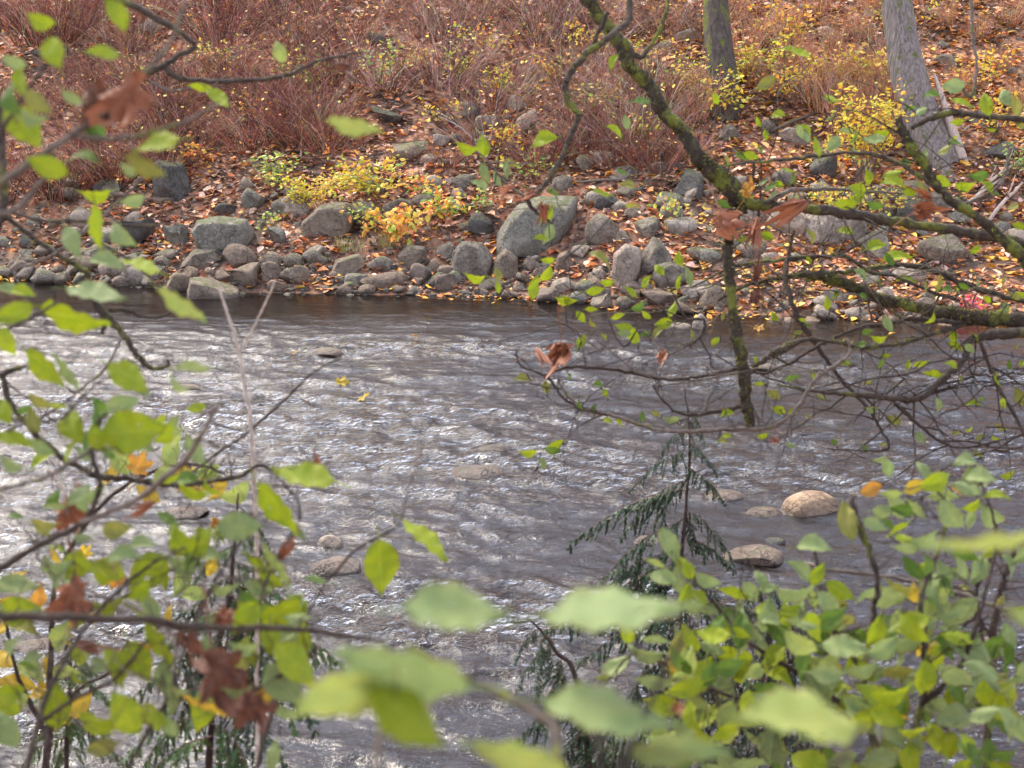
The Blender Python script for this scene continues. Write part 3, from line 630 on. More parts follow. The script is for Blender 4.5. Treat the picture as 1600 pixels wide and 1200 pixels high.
# ------------------------------------------------------------------ leafy autumn plants on the slope
def leafy(name, px, py, w, h, n, leaf, cols, label, stems=12, droop=0.0, cat='shrub', stemcol=(0.16, 0.09, 0.06)):
    p, t = hit(px, py+h*0.5, False); mpp = t/FPX; W, Hh = w*mpp, h*mpp
    top = root(name, p, label, cat); R = random.Random(int(px*7+py)); st = MB(); lv = MB()
    tips = []
    for k in range(stems):
        tip = p+Vector((R.uniform(-.5, .5)*W, R.uniform(-.45, .3)*min(W, 1.0), Hh*R.uniform(0.35, 1.0)))
        mid = p.lerp(tip, 0.55)+Vector((0, 0, Hh*0.18)); base = p+Vector((R.uniform(-.1, .1)*W, 0, -0.05))
        st.tube([base, mid, tip], [0.007, 0.005, 0.002], 4, tuple(c*R.uniform(.7, 1.3) for c in stemcol), False); tips.append((base, mid, tip))
    for k in range(n):
        b, m, tp = R.choice(tips); f = R.uniform(0.3, 1.05); c = (b.lerp(m, f*2) if f < .5 else m.lerp(tp, (f-.5)*2))
        c = c+Vector((R.gauss(0, .09), R.gauss(0, .09), R.gauss(0, .07)))
        L = Vector((R.gauss(0, 1), R.gauss(-.3, .8), R.gauss(-droop, .5))).normalized(); Wd = L.cross(Vector((R.gauss(0, .5), R.gauss(-.6, .5), 1))).normalized(); Nn = L.cross(Wd)
        s = leaf*R.uniform(.6, 1.25); ww = s*R.uniform(.45, .75); cu = s*R.uniform(0, .2); col = tuple(min(1, x*R.uniform(.75, 1.25)) for x in R.choice(cols))
        lv.poly([c, c+L*s*.35+Wd*ww*.5+Nn*cu, c+L*s*.75+Wd*ww*.3+Nn*cu, c+L*s], col); lv.poly([c, c+L*s, c+L*s*.75-Wd*ww*.3+Nn*cu, c+L*s*.35-Wd*ww*.5+Nn*cu], col)
    part('stems', st, M['twigs'], top); part('leaves', lv, M['foliage'], top, kind='stuff', smooth=False)
    return top
YE = [(0.62, 0.42, 0.03), (0.70, 0.50, 0.05), (0.55, 0.36, 0.03), (0.48, 0.42, 0.05)]
YG = [(0.36, 0.36, 0.05), (0.45, 0.40, 0.05), (0.24, 0.30, 0.05), (0.55, 0.42, 0.05)]
GR = [(0.20, 0.30, 0.06), (0.14, 0.24, 0.05), (0.28, 0.36, 0.08), (0.35, 0.38, 0.06)]
OR = [(0.70, 0.30, 0.04), (0.72, 0.40, 0.06), (0.62, 0.22, 0.05), (0.60, 0.45, 0.08), (0.40, 0.40, 0.08)]
leafy('leafy_shrub', 432, 262, 92, 62, 170, .10, GR+YG[:1], 'bright green leafy shrub at the edge of the left thicket')
leafy('leafy_shrub', 488, 298, 140, 62, 460, .085, YE+YG[:2], 'golden yellow shrub spreading above the smooth boulder')
leafy('leafy_shrub', 582, 282, 110, 70, 280, .12, YE+YG, 'yellow green shrub with hanging leaves above the orange plant')
leafy('leafy_shrub', 618, 352, 150, 62, 260, .14, OR, 'orange shrub with drooping leaves above the waterline stones', 10, 0.7)
leafy('leafy_shrub', 690, 320, 120, 60, 150, .11, OR[:3]+YG+GR[:1], 'mixed orange and green low plant left of the tilted slab', 12, 0.3)
leafy('leafy_shrub', 575, 335, 60, 50, 90, .09, GR+YG, 'small green plant between the yellow shrub and the orange plant')
leafy('leafy_shrub', 428, 345, 34, 36, 50, .08, GR, 'tiny light green plant left of the smooth boulder', 5)
leafy('leafy_shrub', 752, 318, 40, 28, 50, .09, GR, 'pale green seedling cluster left of the tilted slab top', 5)
leafy('leafy_shrub', 1350, 215, 140, 165, 900, .095, YE+YE+YG[1:2], 'tall bright yellow shrub left of the leaning trunk', 22)
leafy('leafy_shrub', 1340, 312, 170, 80, 420, .08, YE+YG, 'low yellow shrub below the tall yellow one', 18)
leafy('leafy_shrub', 720, 105, 62, 60, 130, .10, YG+YE[:1], 'yellow green shrub high in the middle thicket')
leafy('leafy_shrub', 778, 132, 70, 56, 120, .10, YG+YE[:2]+GR[:1], 'loose yellowish shrub beside the striped pale boulder')
leafy('leafy_shrub', 785, 215, 60, 60, 80, .10, YE+OR[:1], 'dull gold plant under the striped pale boulder', 8)
leafy('leafy_shrub', 340, 95, 90, 60, 120, .10, YG+YE[:1], 'sparse yellow shrub at the top of the left thicket')
leafy('leafy_shrub', 480, 110, 110, 70, 160, .10, GR[:2]+YG, 'sparse yellow green shrub at the top left of centre')
leafy('leafy_shrub', 590, 105, 70, 70, 130, .10, GR+YE[:1], 'dark green bramble beneath the brown hanging leaf')
leafy('leafy_shrub', 1180, 95, 170, 80, 320, .10, YE+YG, 'yellow leaved spray in front of the dark trunk')
leafy('leafy_shrub', 1085, 115, 90, 110, 150, .09, YG+YE[:2], 'yellow green bush left of the dark trunk')
leafy('leafy_shrub', 1005, 90, 90, 60, 90, .10, YG+YE, 'loose yellow shrub behind the mossy limb')
leafy('leafy_shrub', 1350, 100, 120, 80, 130, .15, YE, 'big leaved pale yellow shrub above the tan stems', 12)
leafy('leafy_shrub', 820, 258, 110, 44, 100, .09, GR+YG, 'grey green low plants on the middle of the slope')
leafy('leafy_shrub', 1514, 478, 34, 24, 40, .10, [(0.55, 0.05, 0.09), (0.65, 0.09, 0.14), (0.45, 0.04, 0.06)], 'crimson seedling by the right waterline', 5)
leafy('leafy_shrub', 1585, 250, 80, 60, 90, .09, GR+YG[:1], 'mossy green plant at the right edge below the leaning trunk')
for (px, py, w, h, n_, cl, lb) in [(230,120,80,60,110,YG+OR[:1],'loose yellow green shrub in the upper left thicket'),(395,170,70,50,70,OR[:2]+YE[:1],'small orange shrub in the middle of the left thicket'),(640,95,60,50,90,YE+OR[:1],'gold shrub above the dark flat boulder'),(870,110,80,60,90,OR[:2]+YE,'orange gold shrub behind the curved branch'),(930,150,80,60,90,YG+GR[:1],'dull green shrub in the middle thicket below the curved branch'),(690,180,60,40,60,YE+GR[:1],'little gold and green plant by the lone pale stone'),(1290,110,110,70,130,OR[:2]+YE,'orange yellow shrub left of the tan stems'),(1530,110,110,70,150,YE+OR[:1],'bright gold seedlings right of the leaning trunk'),(1000,200,80,50,80,YG+YE[:1],'loose yellow green brush behind the mossy limb'),(300,235,90,50,80,OR[:3],'rusty orange shrub right of the dark pointed boulder'),(660,290,80,40,80,OR+GR[:1],'orange green plant below the stack like rock'),(1060,330,70,50,60,YG+OR[:1],'sparse plant behind the limb junction'),(1240,120,130,90,240,OR[:2]+YE,'orange gold shrub between the two trunks'),(1140,150,90,80,160,YG+YE,'yellow bush hiding the foot of the dark trunk'),(1420,190,70,80,120,YE+OR[:1],'yellow sprays at the foot of the leaning trunk'),(1560,180,100,70,130,OR[:2]+YE,'orange undergrowth right of the leaning trunk'),(1230,40,120,60,150,YE+OR[:1],'gold shrub at the top between the two trunks'),(1420,20,120,50,130,YE+YG,'yellow shrub at the very top beside the leaning trunk'),(760,60,110,60,130,OR[:2]+YG,'orange green shrub at the top centre'),(930,60,110,60,130,OR[:3]+YE,'rust orange shrub at the top behind the curved branch')]:
    leafy('leafy_shrub', px, py, w, h, n_, .10, cl, lb)
# grass tuft
def tuft(px, py, label):
    p, t = hit(px, py, False); mb = MB(); R = random.Random(int(px)); top = root('grass_tuft', p, label, 'grass')
    for k in range(60):
        b = p+Vector((R.gauss(0, .14), R.gauss(0, .1), 0)); e = b+Vector((R.gauss(0, .10), R.gauss(0, .08), R.uniform(.12, .32))); m_ = b.lerp(e, .5)+Vector((0, 0, .05))
        w = Vector((.004, 0, 0)); c = R.choice([(0.22, 0.26, 0.07), (0.30, 0.27, 0.10), (0.36, 0.28, 0.12)]); mb.poly([b-w, b+w, m_+w*.8, e, m_-w*.8], c)
    part('blades', mb, M['foliage'], top, kind='stuff', smooth=False)
tuft(548, 392, 'green and straw grass tuft beside the smooth boulder'); tuft(600, 385, 'thin grass tuft under the orange plant')
# bleached sticks and fallen poles on the slope
def stick(px0, py0, px1, py1, w, mat, label, sag=4):
    p0, t0 = hit(px0, py0, False); p1, t1 = hit(px1, py1, False); a = P(px0, py0, t0-.12); b = P(px1, py1, t1-.12); m_ = a.lerp(b, .5)+Vector((0, 0, sag*.01))
    r = w*t0/FPX/2; top = root('dead_stick', a, label, 'stick'); mb = MB()
    mb.tube([a, a.lerp(m_, .5)+Vector((0, 0, .02)), m_, m_.lerp(b, .5)-Vector((0, 0, .02)), b], [r, r*.95, r*.9, r*.75, r*.5], 6); part('stick', mb, M[mat], top)
    tw = MB(); q = m_; tw.tube([q, q+(b-a)*.12+Vector((0, -.05, .16)), q+(b-a)*.2+Vector((0, -.05, .3))], [r*.5, r*.4, r*.15], 5); part('twig', tw, M[mat], top)
stick(1205, 205, 1330, 160, 5, 'twig_grey', 'long grey stick leaning right of the dark trunk')
stick(1500, 330, 1575, 270, 6, 'twig_pale', 'bleached stick rising at the right edge')
stick(1530, 300, 1600, 245, 5, 'twig_pale', 'white weathered stick behind the bleached one')
stick(1545, 345, 1598, 285, 7, 'wood', 'silvery broken stick low at the right edge')
stick(900, 285, 1070, 283, 4, 'twig_grey', 'thin pale pole lying across the slope below the brush')
stick(470, 245, 474, 150, 3, 'twig_pale', 'straight pale pole standing in the left thicket', 0)
stick(560, 246, 700, 232, 3, 'twig_grey', 'thin stick lying beside the stack like rock')

# ------------------------------------------------------------------ the two trees on the far bank
def bank_tree(name, base_px, top_px, w0, w1, mat, label, crown_cols, seed, strip=False):
    p, t = hit(*base_px, False); p = p-Vector((0, 0, .35)); q = P(top_px[0], top_px[1], t+0.4); up = (q-p); R = random.Random(seed)
    top = root(name, p, label, 'tree'); mb = MB(); r0, r1 = w0*t/FPX/2, w1*t/FPX/2; n = 30; rings = []; sides = 28
    full = up*1.0; Ltot = 9.5; dirn = up.normalized(); pts = []; rad = []
    for i in range(n+1):
        s = i/n*Ltot; c = p+dirn*s+Vector((0.10*math.sin(s*.9+seed), 0.06*math.sin(s*.7), 0))*min(1, s); f = s/up.length
        rr_ = (r0+(r1-r0)*min(f, 1))*(1+0.18*math.exp(-s/0.3)) if f < 1 else r1*(1-(s-up.length)/(Ltot-up.length)*.8)
        pts.append(c); rad.append(rr_)
    b = len(mb.v)
    for i in range(n+1):
        for k in range(sides):
            a = 2*math.pi*k/sides; root_fl = 1+0.22*math.exp(-i/n*Ltot/0.35)*math.sin(5*a+seed); lump = 1+0.05*math.sin(3*a+i*.7)+0.035*math.sin(7*a-i*1.1)+R.uniform(-.02, .02)
            mb.v.append(pts[i]+Vector((math.cos(a), math.sin(a), 0))*rad[i]*root_fl*lump); mb.c.append(None)
    for i in range(n):
        for k in range(sides): k2 = (k+1) % sides; mb.f.append((b+i*sides+k, b+i*sides+k2, b+(i+1)*sides+k2, b+(i+1)*sides+k))
    tr = part('trunk', mb, M[mat], top)
    if strip:                                                   # a split of bare dead wood along the right side
        sb = MB(); ps = []
        for i in range(8):
            f = i/7; s = 0.15+f*1.9; c = p+dirn*s; rr_ = r0+(r1-r0)*min(s/up.length, 1); ps.append(c+Vector((rr_*(1.12-0.15*f), -rr_*.35, 0)))
        sb.tube(ps, [.11, .10, .095, .085, .075, .06, .045, .02], 7); part('dead_wood_strip', sb, M['wood'], top)
    lim = MB(); lv = MB()
    for k in range(9):
        s = Ltot*R.uniform(.52, .98); c = p+dirn*s; a = R.uniform(0, 6.28); d = Vector((math.cos(a), math.sin(a), R.uniform(.25, .8))).normalized(); L = R.uniform(1.2, 2.4)
        e = c+d*L; m_ = c.lerp(e, .5)+Vector((0, 0, -.1)); lim.tube([c, m_, e, e+d*.5+Vector((0, 0, .2))], [.07, .05, .03, .01], 6)
        for j in range(170):
            g = c.lerp(e, R.uniform(.35, 1.15))+Vector((R.gauss(0, .32), R.gauss(0, .32), R.gauss(0, .26))); u = Vector((R.gauss(0, 1), R.gauss(0, 1), R.gauss(-.5, .7))).normalized(); w = u.cross(Vector((R.gauss(0, .3), R.gauss(0, .3), 1))).normalized(); z = R.uniform(.07, .14); col = tuple(x*R.uniform(.7, 1.2) for x in R.choice(crown_cols))
            lv.poly([g, g+u*z*.5+w*z*.35, g+u*z, g+u*z*.5-w*z*.35], col)
    part('limbs', lim, M[mat], top); part('crown', lv, M['foliage'], top, kind='stuff', smooth=False)
bank_tree('leaning_tree', (1470, 248), (1418, 66), 74, 52, 'bark', 'leaning grey barked tree with a strip of split dead wood on the right slope', YE+OR[:2], 3, True)
bank_tree('dark_tree', (1130, 185), (1127, 66), 48, 44, 'bark_dark', 'dark barked upright tree behind yellow leaves on the upper slope', YG+YE, 8)

# conifers on top of the slope: above the picture, but mirrored in the river
def conifer_meshes(seed):
    R = random.Random(seed); tr = MB(); n = 10; hgt = 15
    tr.tube([Vector((0, 0, hgt*i/n-.4)) for i in range(n+1)], [0.26*(1-i/n*.92) for i in range(n+1)], 9)
    cr = MB()
    for k in range(190):
        f = R.random()**.8; z = 1.6+f*(hgt-1.6); L = (1-f)*2.9+.35; a = R.uniform(0, 6.28); d = Vector((math.cos(a), math.sin(a), -.28)); u = Vector((-d.y, d.x, 0))
        for j in range(9):
            g = Vector((0, 0, z))+d*L*(j+R.random())/9; w = .34*(1.15-(j/9))*R.uniform(.7, 1.3); s_ = R.uniform(.3, .55); dr = Vector((R.gauss(0, .1), R.gauss(0, .1), -.25)); col = tuple(c*R.uniform(.6, 1.3) for c in (0.030, 0.048, 0.022))
            cr.poly([g-u*w, g+dr*.3-d*.05, g+u*w, g+d*s_+dr], col)
    return tr.mesh('trunk', M['bark_dark']), cr.mesh('crown', M['needle'], smooth=False)
CM = [conifer_meshes(i) for i in (1, 2)]
for i, (x, y) in enumerate([(-17, 47), (-13, 45), (-9.5, 48), (-6, 45), (-2.5, 48.5), (1, 45.5), (4.5, 48), (8, 45), (11.5, 48), (15, 45), (18.5, 47.5), (-21, 49), (22, 49)]):
    o = link('conifer', None, None, (x, y, float(H(x, y)))); tag(o, 'dark conifer standing on top of the slope above the picture', 'tree', 'conifers on top of the slope'); sc_ = RND.uniform(.48, .72); o.scale = (sc_, sc_, sc_); o.rotation_euler.z = RND.uniform(0, 6)
    t_, c_ = CM[i % 2]; link('trunk', t_, o); c = link('crown', c_, o); c['kind'] = 'stuff'
# ------------------------------------------------------------------ foreground: leaves
def leaf_mat(name, base, tip, vein, trans=0.38, blotch=0.25):
    m, nt, out = new_mat(name)
    uv = nt.nodes.new('ShaderNodeUVMap'); sep = nt.nodes.new('ShaderNodeSeparateXYZ'); nt.links.new(uv.outputs[0], sep.inputs[0])
    ob = nt.nodes.new('ShaderNodeObjectInfo')
    u = mth(nt, 'ABSOLUTE', mth(nt, 'SUBTRACT', sep.outputs[0], 0.5))
    lat = mth(nt, 'SINE', mth(nt, 'MULTIPLY', mth(nt, 'SUBTRACT', sep.outputs[1], mth(nt, 'MULTIPLY', u, 0.75)), 50.0))
    veins = mth(nt, 'MAXIMUM', ramp(nt, lat, [(0.86, (0, 0, 0)), (1.0, (.7, .7, .7))]).outputs[0], ramp(nt, u, [(0.0, (1, 1, 1)), (0.035, (0, 0, 0))]).outputs[0])
    mp = nt.nodes.new('ShaderNodeVectorMath'); mp.operation = 'ADD'; nt.links.new(uv.outputs[0], mp.inputs[0]); nt.links.new(ob.outputs['Random'], mp.inputs[1])
    sc2 = nt.nodes.new('ShaderNodeVectorMath'); sc2.operation = 'SCALE'; sc2.inputs['Scale'].default_value = 1.0; nt.links.new(mp.outputs[0], sc2.inputs[0])
    rnd = nt.nodes.new('ShaderNodeVectorMath'); rnd.operation = 'ADD'; nt.links.new(uv.outputs[0], rnd.inputs[0])
    cmb = nt.nodes.new('ShaderNodeCombineXYZ'); nt.links.new(mth(nt, 'MULTIPLY', ob.outputs['Random'], 37.0), cmb.inputs[0]); nt.links.new(mth(nt, 'MULTIPLY', ob.outputs['Random'], 91.0), cmb.inputs[1]); nt.links.new(cmb.outputs[0], rnd.inputs[1])
    n1 = noise(nt, 3.0, 4, 0.6, rnd.outputs[0]); n2 = noise(nt, 14, 4, 0.6, rnd.outputs[0])
    c = mixc(nt, ramp(nt, n1, [(0.35, (0, 0, 0)), (0.7, (1, 1, 1))]).outputs[0], base, tip)
    c = mixc(nt, mth(nt, 'MULTIPLY', ob.outputs['Random'], 0.35), c, tuple(x*0.55 for x in base))
    c = mixc(nt, mth(nt, 'MULTIPLY', veins, 0.45), c, vein)
    c = mixc(nt, mth(nt, 'MULTIPLY', ramp(nt, n2, [(0.57, (0, 0, 0)), (0.68, (1, 1, 1))]).outputs[0], blotch), c, (0.16, 0.08, 0.02))
    ed = ramp(nt, mth(nt, 'ADD', u, mth(nt, 'MULTIPLY', n2, 0.22)), [(0.565, (0, 0, 0)), (0.62, (1, 1, 1))]).outputs[0]      # browned margins
    c = mixc(nt, mth(nt, 'MULTIPLY', ed, 0.75), c, (0.17, 0.085, 0.025))
    p = princ(nt, c, 0.6, bump(nt, mth(nt, 'SUBTRACT', n1, mth(nt, 'MULTIPLY', veins, 0.4)), 0.4, 0.006), 0.25)
    t = nt.nodes.new('ShaderNodeBsdfTranslucent'); nt.links.new(c, t.inputs[0])
    mx = nt.nodes.new('ShaderNodeMixShader'); mx.inputs[0].default_value = trans
    nt.links.new(p.outputs[0], mx.inputs[1]); nt.links.new(t.outputs[0], mx.inputs[2]); hole = ramp(nt, noise(nt, 5.5, 2, 0.5, rnd.outputs[0]), [(0.70, (0, 0, 0)), (0.715, (1, 1, 1))]).outputs[0]      # eaten holes
    tp_ = nt.nodes.new('ShaderNodeBsdfTransparent'); mh = nt.nodes.new('ShaderNodeMixShader'); nt.links.new(hole, mh.inputs[0]); nt.links.new(mx.outputs[0], mh.inputs[1]); nt.links.new(tp_.outputs[0], mh.inputs[2])
    nt.links.new(mh.outputs[0], out.inputs[0]); return m
LM = {'g': leaf_mat('yellow_green_leaf', (0.165, 0.235, 0.008), (0.245, 0.28, 0.010), (0.32, 0.40, 0.05)),
      'd': leaf_mat('dark_green_leaf', (0.06, 0.12, 0.018), (0.10, 0.17, 0.022), (0.20, 0.28, 0.05)),
      's': leaf_mat('pale_underside_leaf', (0.145, 0.205, 0.070), (0.205, 0.25, 0.085), (0.26, 0.31, 0.15), 0.34, 0.2),
      'l': leaf_mat('olive_leaf', (0.15, 0.17, 0.03), (0.22, 0.20, 0.045), (0.28, 0.27, 0.08), 0.35, 0.5),
      'y': leaf_mat('yellow_leaf', (0.40, 0.28, 0.025), (0.47, 0.34, 0.035), (0.5, 0.4, 0.08), 0.4, 0.5),
      'o': leaf_mat('orange_leaf', (0.38, 0.17, 0.03), (0.45, 0.26, 0.035), (0.45, 0.28, 0.07), 0.38, 0.5),
      'w': leaf_mat('pale_yellow_green_leaf', (0.20, 0.27, 0.065), (0.27, 0.30, 0.07), (0.33, 0.37, 0.13), 0.38, 0.2),
      'v': leaf_mat('sage_green_leaf', (0.145, 0.215, 0.075), (0.20, 0.25, 0.08), (0.27, 0.33, 0.15), 0.38, 0.35),
      'r': leaf_mat('dry_rust_leaf', (0.17, 0.052, 0.022), (0.25, 0.088, 0.042), (0.30, 0.15, 0.085), 0.22, 0.7),
      'b': leaf_mat('dry_brown_leaf', (0.085, 0.032, 0.018), (0.14, 0.058, 0.034), (0.2, 0.10, 0.065), 0.18, 0.6),
      'p': leaf_mat('dry_pinkish_leaf', (0.30, 0.12, 0.07), (0.37, 0.18, 0.11), (0.4, 0.23, 0.15), 0.25, 0.5)}
def blade(seed, fold, curl, wid=0.60, nl=14, nw=6):
    R = random.Random(seed); V, F_, UV = [], [], []; tw = R.uniform(-.25, .25); sk = R.uniform(-.05, .05)
    for i in range(nl+1):
        t = i/nl; hw = wid*0.5*(math.sin(math.pi*min(1, t**0.82)))**0.85*(1-.42*t**4) if 0 < t < 1 else 0.004
        if 0 < t < 1: hw *= 1+0.07*((i % 2)*2-1)*0.8+R.uniform(-.025, .025)
        for j in range(nw+1):
            v = j/nw*2-1; x = t-0.5-0.03*abs(v)*t; y = v*hw+sk*math.sin(math.pi*t)
            z = fold*abs(v)*hw+curl*((t-.5)**2)*-1.6+0.03*math.sin(7*t+3*v+seed)+0.022*math.sin(24*t+seed)*abs(v)+tw*v*hw*(t-.4)
            V.append((x, y, z)); UV.append((v*.5+.5, t))
    for i in range(nl):
        for j in range(nw): a = i*(nw+1)+j; F_.append((a, a+nw+1, a+nw+2, a+1))
    b = len(V)                                                   # petiole
    for (x, r_, z) in ((-.5, .012, -curl*.4), (-.62, .010, -curl*.4-.02), (-.74, .012, -curl*.4-.06)):
        for k in range(3): a = k*2.094; V.append((x, math.cos(a)*r_, z+math.sin(a)*r_)); UV.append((.5, 0))
    for i in range(2):
        for k in range(3): F_.append((b+i*3+k, b+i*3+(k+1) % 3, b+i*3+3+(k+1) % 3, b+i*3+3+k))
    me = bpy.data.meshes.new('leaf'); me.from_pydata(V, [], F_); ul = me.uv_layers.new(name='UVMap')
    vi = np.zeros(len(me.loops), np.int32); me.loops.foreach_get('vertex_index', vi); ul.data.foreach_set('uv', np.array(UV)[vi].astype(np.float32).ravel())
    me.shade_smooth(); me.materials.append(LM['g']); return me
BLADES = [blade(i, [0.25, 0.45, 0.1, 0.35, -0.2, 0.6][i % 6], [0.15, 0.35, -0.2, 0.5, 0.1, 0.25][i % 6], [0.52, 0.60, 0.46, 0.56][i % 4]) for i in range(12)]
def maple(seed, curl, crumple):
    R = random.Random(seed); V, F_, UV = [(0, 0, 0)], [], [(.5, .5)]; na, nr = 60, 6
    lobes = [(0, 1.0, .62), (0.92, .92, .58), (-0.92, .92, .58), (1.9, .66, .55), (-1.9, .66, .55)]; f1, f2 = R.uniform(1, 3), R.uniform(2, 4)
    ca = R.uniform(0, 3.14)
    for i in range(na):
        a = -math.pi+2*math.pi*i/na; r_ = 0.40
        for (la, ll, lw) in lobes:
            d = abs((a-la+math.pi) % (2*math.pi)-math.pi); r_ = max(r_, ll*max(0, 1-d/lw*0.80)**0.62 if d < lw*1.2 else 0)
        r_ *= 1+0.09*(i % 2)-0.03
        for j in range(1, nr+1):
            q = r_*j/nr*.5; x, y = q*math.cos(a), q*math.sin(a); e = x*math.cos(ca)+y*math.sin(ca); rr2 = x*x+y*y
            z = curl*1.7*e*e+curl*.5*rr2+crumple*(0.05*math.sin(9*x*f1+seed)+0.05*math.sin(9*y*f2)+0.03*math.sin(21*(x+y)))+crumple*.06*math.sin(3*a)*j/nr
            V.append((x*(1-.25*abs(curl)), y*(1-.25*abs(curl)), z)); UV.append((.5+y, .5+x))
    for i in range(na):
        k = (i+1) % na; F_.append((0, 1+i*nr, 1+k*nr))
        for j in range(nr-1): F_.append((1+i*nr+j, 1+i*nr+j+1, 1+k*nr+j+1, 1+k*nr+j))
    b = len(V)
    for (x, r_, z) in ((0.0, .012, -.006), (-.35, .010, -.03), (-.7, .012, .03)):
        for q in range(3): a = q*2.094; V.append((x, math.cos(a)*r_, z+math.sin(a)*r_)); UV.append((.5, 0))
    for i in range(2):
        for q in range(3): F_.append((b+i*3+q, b+i*3+(q+1) % 3, b+i*3+3+(q+1) % 3, b+i*3+3+q))
    me = bpy.data.meshes.new('maple_leaf'); me.from_pydata(V, [], F_); ul = me.uv_layers.new(name='UVMap')
    vi = np.zeros(len(me.loops), np.int32); me.loops.foreach_get('vertex_index', vi); ul.data.foreach_set('uv', np.array(UV)[vi].astype(np.float32).ravel())
    me.shade_smooth(); me.materials.append(LM['r']); return me
BIG = [blade(70+i, [.10, .16, -.1][i], [.06, -.08, .10][i], .64, 20, 8) for i in range(3)]
MAPLES = [maple(1, .6, 1.0), maple(2, 1.5, 1.4), maple(3, 2.4, 1.6), maple(4, .15, .4), maple(5, -1.2, 1.5)]

def frame_at(px, py, d, ln, ang, wr, R, tilt=None):
    a = math.radians(ang); L = RIGHT*math.cos(a)-UP*math.sin(a); Wp = RIGHT*math.sin(a)+UP*math.cos(a)
    dt = R.uniform(-.45, .45) if tilt is None else tilt; L2 = (L*math.cos(dt)+FWD*math.sin(dt)).normalized()
    c = max(.12, min(1, wr/.60)); th = math.acos(c)*R.choice((-1, 1)); Wd = Wp*math.cos(th)+FWD*math.sin(th); Wd = (Wd-L2*Wd.dot(L2)).normalized(); Nn = L2.cross(Wd)
    s = ln*d/FPX/max(.5, math.cos(dt)); m = Matrix.Identity(4)
    for i in range(3): m[i][0] = L2[i]*s; m[i][1] = Wd[i]*s; m[i][2] = Nn[i]*s
    c3 = P(px, py, d)
    for i in range(3): m[i][3] = c3[i]
    return m, c3-L2*s*.72
def put(me, m, mat, parent, org, name='leaf'):
    o = bpy.data.objects.new(name, me); COL.objects.link(o); o.parent = parent
    mm = m.copy(); mm.translation = mm.translation-org; o.matrix_local = mm
    o.material_slots[0].link = 'OBJECT'; o.material_slots[0].material = LM[mat]; return o

